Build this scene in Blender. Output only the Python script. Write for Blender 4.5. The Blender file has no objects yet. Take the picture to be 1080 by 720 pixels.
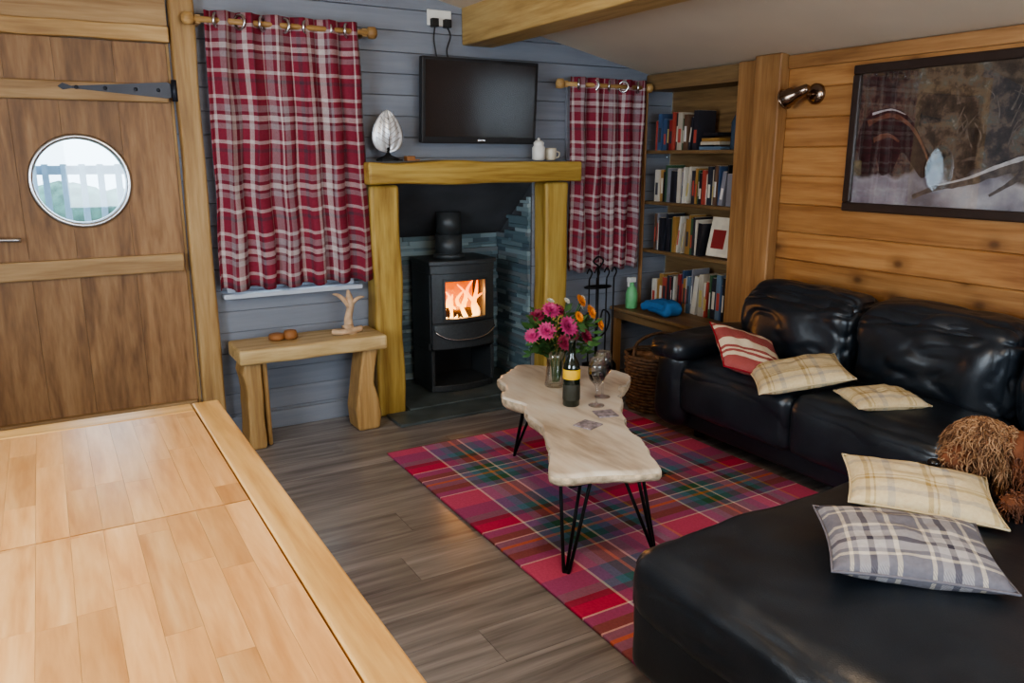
import bpy, bmesh, math, random
from mathutils import Vector, Matrix, Euler, noise
random.seed(7)
C=bpy.context
scene=C.scene
coll=scene.collection

# ------------------------------------------------------------------ materials
def newmat(name):
    m=bpy.data.materials.new(name); m.use_nodes=True
    nt=m.node_tree; nt.nodes.clear()
    out=nt.nodes.new('ShaderNodeOutputMaterial')
    b=nt.nodes.new('ShaderNodeBsdfPrincipled')
    nt.links.new(b.outputs[0],out.inputs[0])
    return m,nt,b,out
def rgba(c): return (c[0],c[1],c[2],1.0)
def N(nt,t,**kw):
    n=nt.nodes.new(t)
    for k,v in kw.items(): setattr(n,k,v)
    return n
def math_(nt,op,a,b=None,clamp=False):
    n=N(nt,'ShaderNodeMath',operation=op); n.use_clamp=clamp
    for i,x in enumerate((a,b)):
        if x is None: continue
        if isinstance(x,(int,float)): n.inputs[i].default_value=x
        else: nt.links.new(x,n.inputs[i])
    return n.outputs[0]
def mixc(nt,f,a,b,bt='MIX'):
    n=N(nt,'ShaderNodeMix',data_type='RGBA',blend_type=bt)
    for i,x in ((0,f),(6,a),(7,b)):
        if isinstance(x,(int,float)): n.inputs[i].default_value=x
        elif isinstance(x,tuple): n.inputs[i].default_value=rgba(x)
        else: nt.links.new(x,n.inputs[i])
    return n.outputs[2]
def ramp(nt,fac,stops,interp='LINEAR'):
    n=N(nt,'ShaderNodeValToRGB'); cr=n.color_ramp; cr.interpolation=interp
    while len(cr.elements)<len(stops): cr.elements.new(0.5)
    for e,(p,c) in zip(cr.elements,stops):
        e.position=p; e.color=rgba(c)
    nt.links.new(fac,n.inputs[0]); return n.outputs[0]
def bump(nt,b,h,strength=0.2,dist=0.01):
    n=N(nt,'ShaderNodeBump'); n.inputs['Strength'].default_value=strength; n.inputs['Distance'].default_value=dist
    nt.links.new(h,n.inputs['Height']); nt.links.new(n.outputs[0],b.inputs['Normal'])
def plain(name,col,rough=0.5,metal=0.0,var=0.12,nscale=12,spec=0.5,bmp=0.0,coat=0.0):
    m,nt,b,o=newmat(name)
    tc=N(nt,'ShaderNodeTexCoord'); no=N(nt,'ShaderNodeTexNoise'); no.inputs['Scale'].default_value=nscale; no.inputs['Detail'].default_value=5
    nt.links.new(tc.outputs['Object'],no.inputs['Vector'])
    d=tuple(c*(1-var) for c in col); l=tuple(min(1,c*(1+var)) for c in col)
    c=ramp(nt,no.outputs['Fac'],[(0.3,d),(0.7,l)])
    nt.links.new(c,b.inputs['Base Color'])
    b.inputs['Roughness'].default_value=rough; b.inputs['Metallic'].default_value=metal
    b.inputs['Specular IOR Level'].default_value=spec
    b.inputs['Coat Weight'].default_value=coat
    if bmp: bump(nt,b,no.outputs['Fac'],bmp,0.01)
    return m
def wood(name,dark,mid,light,axis='X',rough=0.5,stretch=14,sc=1.4,knots=0,var=0.25,bmp=0.15,coat=0.0,isl=True):
    m,nt,b,o=newmat(name)
    tc=N(nt,'ShaderNodeTexCoord')
    geo=N(nt,'ShaderNodeNewGeometry')
    off=N(nt,'ShaderNodeCombineXYZ')
    r=geo.outputs['Random Per Island']
    for i in range(3): nt.links.new(math_(nt,'MULTIPLY',r,(13.0,7.0,29.0)[i] if isl else 0.0),off.inputs[i])
    add=N(nt,'ShaderNodeVectorMath',operation='ADD')
    nt.links.new(tc.outputs['Object'],add.inputs[0]); nt.links.new(off.outputs[0],add.inputs[1])
    def mapped(k):
        mp=N(nt,'ShaderNodeMapping'); s=[k,k,k]; s['XYZ'.index(axis)]=k/stretch
        mp.inputs['Scale'].default_value=s; nt.links.new(add.outputs[0],mp.inputs[0]); return mp.outputs[0]
    n1=N(nt,'ShaderNodeTexNoise'); n1.inputs['Scale'].default_value=6*sc; n1.inputs['Detail'].default_value=6; n1.inputs['Distortion'].default_value=1.2
    nt.links.new(mapped(1.6),n1.inputs['Vector'])
    n2=N(nt,'ShaderNodeTexNoise'); n2.inputs['Scale'].default_value=60*sc; n2.inputs['Detail'].default_value=3
    nt.links.new(mapped(1.0),n2.inputs['Vector'])
    f=math_(nt,'ADD',math_(nt,'MULTIPLY',n1.outputs['Fac'],0.72),math_(nt,'MULTIPLY',n2.outputs['Fac'],0.28))
    c=ramp(nt,f,[(0.33,dark),(0.5,mid),(0.66,light)])
    if knots:
        v=N(nt,'ShaderNodeTexVoronoi',voronoi_dimensions='2D'); v.inputs['Scale'].default_value=knots
        sp=N(nt,'ShaderNodeSeparateXYZ'); nt.links.new(add.outputs[0],sp.inputs[0])
        cb=N(nt,'ShaderNodeCombineXYZ'); nt.links.new(math_(nt,'MULTIPLY',sp.outputs[1],0.7),cb.inputs[0]); nt.links.new(sp.outputs[2],cb.inputs[1])
        nt.links.new(cb.outputs[0],v.inputs['Vector'])
        k=ramp(nt,v.outputs['Distance'],[(0.02,(0.9,0.9,0.9)),(0.065,(0.35,0.35,0.35)),(0.15,(0,0,0))])
        c=mixc(nt,k,c,tuple(x*0.45 for x in dark))
    hs=N(nt,'ShaderNodeHueSaturation')
    nt.links.new(math_(nt,'ADD',math_(nt,'MULTIPLY',r,var if isl else 0),1-var*0.6),hs.inputs['Value'])
    nt.links.new(c,hs.inputs['Color'])
    nt.links.new(hs.outputs[0],b.inputs['Base Color'])
    b.inputs['Roughness'].default_value=rough; b.inputs['Coat Weight'].default_value=coat; b.inputs['Coat Roughness'].default_value=0.25
    bump(nt,b,f,bmp,0.004)
    return m
def plaid(name,sx,sy,rep,rough=0.85,mix=0.5,coord='UV',axes=(0,1),repy=None,transl=0.0):
    m,nt,b,o=newmat(name)
    tc=N(nt,'ShaderNodeTexCoord'); sp=N(nt,'ShaderNodeSeparateXYZ'); nt.links.new(tc.outputs[coord],sp.inputs[0])
    cols=[]
    for ax,st,rp in ((axes[0],sx,rep),(axes[1],sy,repy or rep)):
        fr=math_(nt,'FRACT',math_(nt,'ADD',math_(nt,'DIVIDE',sp.outputs[ax],rp),20.0))
        cols.append(ramp(nt,fr,st,'CONSTANT'))
    tw=math_(nt,'FRACT',math_(nt,'MULTIPLY',math_(nt,'ADD',sp.outputs[axes[0]],sp.outputs[axes[1]]),160.0))
    f=math_(nt,'ADD',math_(nt,'MULTIPLY',math_(nt,'GREATER_THAN',tw,0.5),0.3),mix-0.15)
    c=mixc(nt,f,cols[0],cols[1])
    no=N(nt,'ShaderNodeTexNoise'); no.inputs['Scale'].default_value=90; nt.links.new(tc.outputs['Object'],no.inputs['Vector'])
    c=mixc(nt,0.25,c,ramp(nt,no.outputs['Fac'],[(0.3,(0.35,0.35,0.35)),(0.7,(0.65,0.65,0.65))]),'OVERLAY')
    nt.links.new(c,b.inputs['Base Color']); b.inputs['Roughness'].default_value=rough
    b.inputs['Specular IOR Level'].default_value=0.15
    bump(nt,b,no.outputs['Fac'],0.3,0.003)
    if transl>0:
        t=N(nt,'ShaderNodeBsdfTranslucent'); nt.links.new(c,t.inputs[0])
        mx=N(nt,'ShaderNodeMixShader'); mx.inputs[0].default_value=transl
        nt.links.new(b.outputs[0],mx.inputs[1]); nt.links.new(t.outputs[0],mx.inputs[2]); nt.links.new(mx.outputs[0],o.inputs[0])
    return m
def glass(name,tint=(1,1,1),refl=0.12,rough=0.02):
    m=bpy.data.materials.new(name); m.use_nodes=True; nt=m.node_tree; nt.nodes.clear()
    o=N(nt,'ShaderNodeOutputMaterial'); t=N(nt,'ShaderNodeBsdfTransparent'); t.inputs[0].default_value=rgba(tint)
    g=N(nt,'ShaderNodeBsdfGlossy'); g.inputs['Roughness'].default_value=rough
    lw=N(nt,'ShaderNodeLayerWeight'); lw.inputs[0].default_value=0.35
    mx=N(nt,'ShaderNodeMixShader'); nt.links.new(math_(nt,'ADD',math_(nt,'MULTIPLY',lw.outputs['Fresnel'],0.6),refl*0.4,True),mx.inputs[0])
    nt.links.new(t.outputs[0],mx.inputs[1]); nt.links.new(g.outputs[0],mx.inputs[2]); nt.links.new(mx.outputs[0],o.inputs[0]); return m
def islandcol(name,cols,rough=0.6,coat=0.0):
    m,nt,b,o=newmat(name); g=N(nt,'ShaderNodeNewGeometry')
    n=len(cols)
    c=ramp(nt,g.outputs['Random Per Island'],[(i/n,c) for i,c in enumerate(cols)],'CONSTANT')
    nt.links.new(c,b.inputs['Base Color']); b.inputs['Roughness'].default_value=rough; b.inputs['Coat Weight'].default_value=coat
    return m
def emis(name,stops,axis=2,lo=0,hi=1,strength=5):
    m=bpy.data.materials.new(name); m.use_nodes=True; nt=m.node_tree; nt.nodes.clear()
    o=N(nt,'ShaderNodeOutputMaterial'); e=N(nt,'ShaderNodeEmission'); tc=N(nt,'ShaderNodeTexCoord'); sp=N(nt,'ShaderNodeSeparateXYZ')
    nt.links.new(tc.outputs['Object'],sp.inputs[0])
    f=math_(nt,'DIVIDE',math_(nt,'SUBTRACT',sp.outputs[axis],lo),hi-lo,True)
    no=N(nt,'ShaderNodeTexNoise'); no.inputs['Scale'].default_value=30; nt.links.new(tc.outputs['Object'],no.inputs['Vector'])
    f=math_(nt,'ADD',f,math_(nt,'MULTIPLY',math_(nt,'SUBTRACT',no.outputs['Fac'],0.5),0.5),True)
    nt.links.new(ramp(nt,f,stops),e.inputs[0]); e.inputs[1].default_value=strength
    nt.links.new(e.outputs[0],o.inputs[0]); return m

# ------------------------------------------------------------------ mesh builder
def empty(name):
    e=bpy.data.objects.new(name,None); e.empty_display_size=0.1; coll.objects.link(e); return e
def mkobj(name,me,parent=None,mats=()):
    o=bpy.data.objects.new(name,me); coll.objects.link(o)
    for m in mats: me.materials.append(m)
    if parent: o.parent=parent
    return o
class MB:
    def __init__(s): s.bm=bmesh.new(); s.mi=0; s.M=None; s.uv=s.bm.loops.layers.uv.new('UVMap')
    def _v(s,p):
        p=Vector(p)
        return s.bm.verts.new(s.M@p if s.M else p)
    def _f(s,vs,smooth=False):
        try: f=s.bm.faces.new(vs)
        except ValueError: return None
        f.material_index=s.mi; f.smooth=smooth; return f
    def box(s,x0,x1,y0,y1,z0,z1):
        v=[s._v((x,y,z)) for x in (x0,x1) for y in (y0,y1) for z in (z0,z1)]
        for q in ((0,1,3,2),(4,6,7,5),(0,4,5,1),(2,3,7,6),(0,2,6,4),(1,5,7,3)): s._f([v[i] for i in q])
        return s
    def prism(s,pts,a0,a1,axis='Z',smooth=False):
        def P(p,a):
            return {'Z':(p[0],p[1],a),'Y':(p[0],a,p[1]),'X':(a,p[0],p[1])}[axis]
        lo=[s._v(P(p,a0)) for p in pts]; hi=[s._v(P(p,a1)) for p in pts]; n=len(pts)
        s._f(lo[::-1]); s._f(hi)
        for i in range(n): s._f([lo[i],lo[(i+1)%n],hi[(i+1)%n],hi[i]],smooth)
        return s
    def tube(s,pts,r,seg=10,caps=True,smooth=True,closed=False,flat=None):
        pts=[Vector(p) for p in pts]; n=len(pts)
        rs=r if isinstance(r,(list,tuple)) else [r]*n
        rings=[]; up=None
        for i,p in enumerate(pts):
            if closed: t=(pts[(i+1)%n]-pts[i-1])
            else: t=(pts[min(i+1,n-1)]-pts[max(i-1,0)])
            if t.length<1e-9: t=Vector((0,0,1))
            t.normalize()
            if up is None:
                a=Vector((0,0,1)) if abs(t.z)<0.9 else Vector((1,0,0)); up=t.cross(a).normalized()
            else:
                up=(up-t*up.dot(t)); 
                if up.length<1e-6: up=t.orthogonal()
                up.normalize()
            w=t.cross(up)
            rings.append([s._v(p+(up*math.cos(2*math.pi*k/seg)+w*math.sin(2*math.pi*k/seg)*(flat or 1))*rs[i]) for k in range(seg)])
        m=n if closed else n-1
        for i in range(m):
            a=rings[i]; b=rings[(i+1)%n]
            for k in range(seg): s._f([a[k],a[(k+1)%seg],b[(k+1)%seg],b[k]],smooth)
        if caps and not closed: s._f(rings[0][::-1]); s._f(rings[-1])
        return s
    def cyl(s,p0,p1,r0,r1=None,seg=24):
        return s.tube([p0,p1],[r0,r0 if r1 is None else r1],seg)
    def lathe(s,prof,c,seg=28,smooth=True,sq=None):
        c=Vector(c); rings=[]
        for (r,z) in prof:
            ring=[]
            for k in range(seg):
                a=2*math.pi*k/seg; rr=r
                ring.append(s._v(c+Vector((rr*math.cos(a),rr*math.sin(a),z))))
            rings.append(ring)
        for i in range(len(rings)-1):
            a=rings[i]; b=rings[i+1]
            for k in range(seg): s._f([a[k],a[(k+1)%seg],b[(k+1)%seg],b[k]],smooth)
        s._f(rings[0][::-1]); s._f(rings[-1]); return s
    def sphere(s,c,r,seg=14,rings=8):
        c=Vector(c); r=Vector(r) if not isinstance(r,(int,float)) else Vector((r,r,r))
        prev=None; top=s._v(c+Vector((0,0,r.z))); 
        for i in range(1,rings):
            th=math.pi*i/rings
            ring=[s._v(c+Vector((r.x*math.sin(th)*math.cos(2*math.pi*k/seg),r.y*math.sin(th)*math.sin(2*math.pi*k/seg),r.z*math.cos(th)))) for k in range(seg)]
            for k in range(seg):
                if prev is None: s._f([top,ring[k],ring[(k+1)%seg]],True)
                else: s._f([prev[k],ring[k],ring[(k+1)%seg],prev[(k+1)%seg]],True)
            prev=ring
        bot=s._v(c-Vector((0,0,r.z)))
        for k in range(seg): s._f([prev[k],bot,prev[(k+1)%seg]],True)
        return s
    def rbox(s,c,half,r,puff=(0,0,0,0,0,0),n=12,wr=0.0,seed=0,taper=0):
        """rounded, puffed box. puff: -x,+x,-y,+y,-z,+z"""
        c=Vector(c); h=Vector(half); cache={}
        r=min(r,min(h)*0.99)
        def P(p):
            k=tuple(round(q,5) for q in p)
            if k in cache: return cache[k]
            q=Vector((p[0]*h.x,p[1]*h.y,p[2]*h.z))
            inn=Vector([max(-(h[i]-r),min(h[i]-r,q[i])) for i in range(3)])
            d=(q-inn); 
            if d.length>0: d.normalize()
            o=inn+d*r
            f=[(1-p[i]**2) for i in range(3)]
            for i in range(3):
                j,l=(i+1)%3,(i+2)%3
                w=(f[j]*f[l])**0.6 if f[j]>0 and f[l]>0 else 0
                if p[i]>0: o[i]+=puff[2*i+1]*w*p[i]
                else: o[i]+=puff[2*i]*w*p[i]
            if wr:
                nv=noise.noise(Vector((o.x*6+seed,o.y*6,o.z*6)))*wr
                rn=1-abs(noise.noise(Vector((o.x*11+seed*3,o.y*5+o.z*4,o.z*9))))*2.2
                nv-=max(0,rn-0.72)*wr*2.2
                o+=d*nv
            cache[k]=s._v(c+o); return cache[k]
        def S(i):
            t=-1+2*i/n; return math.sin(t*math.pi/2)*0.5+t*0.5
        for ax in range(3):
            for sg in (-1,1):
                for i in range(n):
                    for j in range(n):
                        q=[]
                        for (a,b) in ((i,j),(i+1,j),(i+1,j+1),(i,j+1)):
                            p=[0,0,0]; p[ax]=sg; p[(ax+1)%3]=S(a); p[(ax+2)%3]=S(b); q.append(P(p))
                        if sg<0: q=q[::-1]
                        s._f(q,True)
        return s
    def grid(s,nu,nv,fn,uvs=(1,1),smooth=True):
        vs=[[s._v(fn(i/nu,j/nv)) for j in range(nv+1)] for i in range(nu+1)]
        for i in range(nu):
            for j in range(nv):
                f=s._f([vs[i][j],vs[i+1][j],vs[i+1][j+1],vs[i][j+1]],smooth)
                if f:
                    for l,(a,b) in zip(f.loops,((i,j),(i+1,j),(i+1,j+1),(i,j+1))): l[s.uv].uv=(a/nu*uvs[0],b/nv*uvs[1])
        return s
    def obj(s,name,mats,parent=None,bevel=0,seg=2,recalc=True,sub=0,solid=0):
        if recalc: bmesh.ops.recalc_face_normals(s.bm,faces=s.bm.faces)
        me=bpy.data.meshes.new(name); s.bm.to_mesh(me); s.bm.free()
        if not isinstance(mats,(list,tuple)): mats=[mats]
        o=mkobj(name,me,parent,mats)
        if solid:
            m=o.modifiers.new('s','SOLIDIFY'); m.thickness=solid; m.offset=0
        if bevel:
            m=o.modifiers.new('b','BEVEL'); m.width=bevel; m.segments=seg; m.limit_method='ANGLE'; m.angle_limit=math.radians(40)
        if sub:
            m=o.modifiers.new('d','SUBSURF'); m.levels=sub; m.render_levels=sub
        return o
def apply(o):
    dg=C.evaluated_depsgraph_get(); me=bpy.data.meshes.new_from_object(o.evaluated_get(dg)); o.modifiers.clear(); o.data=me; return o
def spline(pts,n=8,closed=False):
    P=[Vector(p) for p in pts]; out=[]; L=len(P)
    rng=range(L) if closed else range(L-1)
    for i in rng:
        if closed: a,b,c,d=P[i-1],P[i],P[(i+1)%L],P[(i+2)%L]
        else: a,b,c,d=P[max(i-1,0)],P[i],P[i+1],P[min(i+2,L-1)]
        for k in range(n):
            t=k/n
            out.append(0.5*((2*b)+(c-a)*t+(2*a-5*b+4*c-d)*t*t+(3*b-a-3*c+d)*t**3))
    if not closed: out.append(P[-1])
    return out

# ------------------------------------------------------------------ palette
OAK=((0.26,0.14,0.05),(0.40,0.24,0.09),(0.52,0.34,0.15))
oak_x=wood('oak_grain_x',*OAK,axis='X',rough=0.5)
oak_y=wood('oak_grain_y',*OAK,axis='Y',rough=0.5)
oak_z=wood('oak_grain_z',*OAK,axis='Z',rough=0.5)
MNT=((0.28,0.155,0.03),(0.47,0.31,0.075),(0.59,0.42,0.125))
mant_x=wood('yellow_oak_x',*MNT,axis='X',rough=0.5)
mant_z=wood('yellow_oak_z',*MNT,axis='Z',rough=0.5)
door_m=wood('door_oak',(0.14,0.066,0.025),(0.25,0.13,0.053),(0.34,0.195,0.088),axis='Z',rough=0.5,var=0.2,stretch=8)
doorr_m=wood('door_rail_oak',(0.22,0.12,0.045),(0.34,0.21,0.095),(0.44,0.29,0.14),axis='X',rough=0.55,var=0.2)
pine_w=wood('pine_cladding',(0.24,0.100,0.034),(0.37,0.180,0.064),(0.46,0.250,0.100),axis='Y',rough=0.42,knots=2.6,var=0.3,coat=0.15)
post_m=wood('post_pine',(0.20,0.09,0.032),(0.31,0.16,0.062),(0.40,0.22,0.095),axis='Z',rough=0.5)
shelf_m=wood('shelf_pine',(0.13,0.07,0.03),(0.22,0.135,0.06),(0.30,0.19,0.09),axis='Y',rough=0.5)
floor_m=wood('laminate_floor',(0.15,0.135,0.13),(0.245,0.225,0.218),(0.34,0.318,0.305),axis='X',rough=0.26,stretch=16,sc=1.2,var=0.22,bmp=0.05)
blue_m=wood('blue_grey_cladding',(0.19,0.205,0.25),(0.215,0.235,0.28),(0.24,0.26,0.305),axis='X',rough=0.5,var=0.06,bmp=0.05)
table_m=wood('table_beech',(0.46,0.215,0.072),(0.60,0.32,0.125),(0.70,0.42,0.19),axis='Y',rough=0.28,stretch=10,var=0.28,bmp=0.03,coat=0.2)
tframe_y=wood('table_frame_oak_y',(0.40,0.20,0.06),(0.58,0.34,0.12),(0.70,0.45,0.19),axis='Y',rough=0.35,coat=0.15)
tframe_x=wood('table_frame_oak_x',(0.40,0.20,0.06),(0.58,0.34,0.12),(0.70,0.45,0.19),axis='X',rough=0.35,coat=0.15)
slab_m=wood('live_edge_ash',(0.46,0.36,0.26),(0.78,0.68,0.55),(0.90,0.84,0.74),axis='Y',rough=0.35,stretch=5,sc=0.6,bmp=0.05,isl=False)
bark_m=plain('bark_edge',(0.56,0.45,0.31),0.8,bmp=0.8,nscale=30,var=0.4)
logend_m=plain('log_bark',(0.20,0.12,0.07),0.9,bmp=0.6,nscale=30,var=0.4)
drift_m=plain('driftwood',(0.55,0.38,0.24),0.7,bmp=0.4,nscale=20,var=0.3)
brown_m=plain('carved_wood_brown',(0.28,0.12,0.04),0.6)
ceil_m=plain('ceiling_paint',(0.64,0.54,0.42),0.7,var=0.03,nscale=3)
wallw_m=plain('wall_paint_side',(0.60,0.55,0.48),0.8,var=0.03,nscale=3)
black_m=plain('matte_black',(0.012,0.012,0.014),0.45)
iron_m=plain('wrought_iron',(0.02,0.02,0.022),0.5,metal=0.6)
hinge_m=plain('hinge_black_blue',(0.03,0.035,0.05),0.4,metal=0.4)
stove_m=plain('stove_cast_steel',(0.060,0.068,0.075),0.42,metal=0.3,nscale=80)
stoved_m=plain('stove_inner_dark',(0.018,0.02,0.022),0.6)
chrome=plain('brushed_steel',(0.6,0.6,0.62),0.25,metal=1.0,var=0.04)
brass=plain('polished_bronze',(0.30,0.22,0.17),0.22,metal=1.0)
white_m=plain('white_plastic',(0.75,0.74,0.7),0.35,var=0.03)
cream_m=plain('cream_ceramic',(0.7,0.64,0.52),0.3,var=0.05)
paper_m=plain('book_pages',(0.72,0.66,0.54),0.8)
screen_m=plain('tv_screen',(0.016,0.012,0.012),0.16,var=0.02)
upvc=plain('window_frame_white',(0.55,0.60,0.68),0.4,var=0.03)
glass_m=glass('clear_glass')
wine_m=glass('red_wine',(0.12,0.005,0.01),0.1)
darkglass=plain('bottle_dark_glass',(0.008,0.014,0.008),0.08,spec=0.8)
label_y=plain('label_yellow',(0.75,0.45,0.03),0.6)
leaf_m=plain('leaf_green',(0.045,0.115,0.03),0.6,var=0.5)
pet_pink=plain('petal_magenta',(0.42,0.04,0.15),0.6,var=0.3); pet_pur=plain('petal_dark_red',(0.22,0.015,0.05),0.6,var=0.3)
pet_or=plain('petal_orange',(0.80,0.28,0.04),0.6,var=0.3); pet_w=plain('petal_white',(0.75,0.75,0.65),0.6)
silver=plain('silver_leaf',(0.75,0.76,0.78),0.35,metal=0.55,nscale=50)
plaster=plain('sooty_plaster',(0.065,0.070,0.080),0.9,var=0.25,nscale=4)
hearth_m=plain('slate_slab',(0.10,0.125,0.13),0.33,var=0.4,nscale=6,bmp=0.2)
log_m=plain('charred_log',(0.05,0.025,0.012),0.9,bmp=0.8,nscale=30)
dish_blue=plain('cloth_blue',(0.03,0.16,0.40),0.8); green_pl=plain('bottle_green_plastic',(0.16,0.45,0.20),0.4)
wicker=plain('wicker',(0.14,0.085,0.05),0.75,var=0.5,nscale=40,bmp=0.4)
fur_d=plain('chestnut_fur',(0.16,0.06,0.03),0.85,var=0.35,nscale=25,spec=0.2)
fur=islandcol('apricot_fur',[(0.28,0.15,0.075),(0.19,0.09,0.042),(0.38,0.22,0.12),(0.12,0.055,0.026),(0.32,0.18,0.09)],0.8)
fur2=islandcol('chestnut_curls',[(0.16,0.058,0.027),(0.11,0.04,0.02),(0.21,0.085,0.04),(0.08,0.03,0.016)],0.8)
nose_m=plain('dog_nose',(0.012,0.01,0.01),0.2)
slate=islandcol('stacked_slate',[(0.11,0.17,0.20),(0.16,0.23,0.26),(0.08,0.12,0.15),(0.22,0.30,0.33),(0.12,0.18,0.21),(0.17,0.20,0.22),(0.28,0.36,0.39)],0.5)
def leather():
    m,nt,b,o=newmat('black_leather'); tc=N(nt,'ShaderNodeTexCoord')
    v=N(nt,'ShaderNodeTexVoronoi'); v.inputs['Scale'].default_value=260; nt.links.new(tc.outputs['Object'],v.inputs['Vector'])
    n=N(nt,'ShaderNodeTexNoise'); n.inputs['Scale'].default_value=4.5; n.inputs['Detail'].default_value=3; nt.links.new(tc.outputs['Object'],n.inputs['Vector'])
    nt.links.new(ramp(nt,n.outputs['Fac'],[(0.3,(0.008,0.011,0.016)),(0.7,(0.018,0.024,0.033))]),b.inputs['Base Color'])
    nt.links.new(math_(nt,'ADD',math_(nt,'MULTIPLY',n.outputs['Fac'],0.15),0.25),b.inputs['Roughness']); b.inputs['Specular IOR Level'].default_value=0.65
    h=math_(nt,'ADD',math_(nt,'MULTIPLY',v.outputs['Distance'],0.05),n.outputs['Fac'])
    bump(nt,b,h,0.35,0.02); return m
leather_m=leather()
# plaids
R=(0.26,0.035,0.06); R2=(0.17,0.027,0.045); Cm=(0.60,0.53,0.52); G=(0.32,0.26,0.28); D=(0.10,0.05,0.07)
cur_s=[(0,R),(0.14,Cm),(0.19,R),(0.27,G),(0.37,R2),(0.42,Cm),(0.50,R2),(0.54,G),(0.62,R),(0.78,Cm),(0.83,R),(0.90,D),(0.95,R)]
curtain_m=plaid('curtain_tartan',cur_s,cur_s,0.30,transl=0.12,repy=0.34)
CR=(0.52,0.04,0.11); PK=(0.62,0.16,0.30); GR=(0.04,0.14,0.09); TE=(0.08,0.22,0.32); WH=(0.80,0.74,0.68); PU=(0.24,0.13,0.32); DR=(0.16,0.04,0.07); OR=(0.60,0.26,0.08)
rug_x=[(0,CR),(0.24,WH),(0.255,PU),(0.33,TE),(0.39,GR),(0.45,OR),(0.475,GR),(0.53,WH),(0.545,TE),(0.61,PU),(0.68,PK),(0.76,WH),(0.77,DR),(0.82,TE),(0.87,PU),(0.93,OR),(0.95,CR)]
rug_y=[(0,PU),(0.06,PK),(0.26,WH),(0.272,PU),(0.33,GR),(0.40,TE),(0.46,OR),(0.485,TE),(0.54,WH),(0.552,GR),(0.62,PU),(0.69,WH),(0.70,CR),(0.80,DR),(0.85,TE),(0.92,PU)]
rug_m=plaid('rug_tartan',rug_x,rug_y,0.70,coord='Object',rough=0.9)
GRY=(0.16,0.15,0.17); LG=(0.40,0.37,0.36); CRM=(0.62,0.54,0.42); DK=(0.05,0.045,0.06)
greyp=plaid('grey_tartan',[(0,GRY),(0.22,CRM),(0.27,GRY),(0.34,LG),(0.48,DK),(0.56,LG),(0.70,GRY),(0.8,CRM),(0.86,GRY)],[(0,GRY),(0.22,CRM),(0.27,GRY),(0.34,LG),(0.48,DK),(0.56,LG),(0.70,GRY),(0.8,CRM),(0.86,GRY)],0.19)
YL=(0.36,0.24,0.09); CY=(0.62,0.50,0.31); LB=(0.36,0.32,0.28)
creamp=plaid('cream_check',[(0,CY),(0.26,YL),(0.34,CY),(0.40,YL),(0.43,CY),(0.62,LB),(0.74,CY)],[(0,CY),(0.26,LB),(0.38,CY),(0.60,YL),(0.68,CY),(0.73,YL),(0.76,CY)],0.17)
redst=plaid('red_stripe',[(0,(0.30,0.02,0.03)),(0.30,(0.7,0.58,0.42)),(0.42,(0.30,0.02,0.03)),(0.5,(0.7,0.58,0.42)),(0.56,(0.30,0.02,0.03)),(0.65,(0.7,0.58,0.42)),(0.9,(0.30,0.02,0.03))],[(0,(0.6,0.5,0.4))],0.24,mix=0.15)

# ------------------------------------------------------------------ ROOM SHELL
YB=4.35; XR=3.62
def ceilz(x):
    return 2.04+0.21*(3.61-x) if x>1.0 else 2.04+0.21*2.61-0.21*(1.0-x)
f=MB(); y=-1.4; row=0
while y<4.9:
    x=-1.65-random.random()*1.1
    while x<3.95:
        x1=x+1.25; f.box(max(x,-1.65)+0.0008,min(x1,3.95)-0.0008,y+0.0008,min(y+0.19,4.9)-0.0008,-0.03,0.0) if x1>-1.6 else None
        x=x1
    y+=0.19; row+=1
f.mi=1; f.box(-1.65,3.95,-1.4,4.9,-0.10,-0.0302)
f.obj('floor',[floor_m,black_m])
opens=[(-0.36,0.61,-1,2.09),(0.82,1.46,0.80,2.06),(1.74,2.70,-1,1.34),(2.98,3.42,0.80,1.90)]
w=MB(); z=0.0; bh=0.115
while z<2.6:
    zc=z+bh/2
    lo=-1.6; hi=3.84
    if z+bh>2.04:
        hi=min(hi,3.61-(z+bh-2.04)/0.21+0.60); lo=max(lo,1.0-(2.588-(z))/0.21-0.3)
    segs=[(lo,hi)]
    for (a,b_,z0,z1) in opens:
        if z0<zc<z1:
            ns=[]
            for (p,q) in segs:
                if a>p: ns.append((p,min(a,q)))
                if b_<q: ns.append((max(b_,p),q))
            segs=[t for t in ns if t[1]-t[0]>0.01]
    for (p,q) in segs:
        if q-p>0.02:
            w.mi=0; w.prism([(YB,z+0.001),(YB,z+bh-0.005),(YB+0.005,z+bh-0.001),(YB+0.03,z+bh-0.001),(YB+0.03,z+0.001)],p,q,axis='X')
            w.box(p,q,YB+0.0302,YB+0.06,z,z+bh)
    z+=bh
w.obj('wall_back',[blue_m])
w=MB(); z=0.0; bh=0.155
while z<2.05:
    zz=min(z+bh,2.12)
    for (a,b_) in ((-1.4,0.9),(0.9,3.2)):
        w.prism([(XR,z+0.006),(XR+0.006,z+0.0005),(XR+0.03,z+0.0005),(XR+0.03,zz-0.0005),(XR+0.006,zz-0.0005),(XR,zz-0.006)],a,b_,axis='Y')
    z+=bh
w.box(XR+0.0302,XR+0.08,-1.4,3.29,0,2.14)
w.obj('wall_right',[pine_w])
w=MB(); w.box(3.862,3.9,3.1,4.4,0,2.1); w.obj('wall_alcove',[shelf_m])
w=MB(); 
for b_ in ((-1.4,0.6,0,2.05),(2.2,4.4,0,2.05),(0.6,2.2,0,0.95),(0.6,2.2,1.95,2.05)): w.box(-1.66,-1.6,*b_)
w.obj('wall_left',[blue_m])
w=MB()
for b_ in ((-1.6,0.2,0,2.6),(2.6,3.8,0,2.3),(0.2,2.6,0,0.9),(0.2,2.6,2.0,2.5)): w.box(b_[0],b_[1],-1.46,-1.4,b_[2],b_[3])
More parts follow.
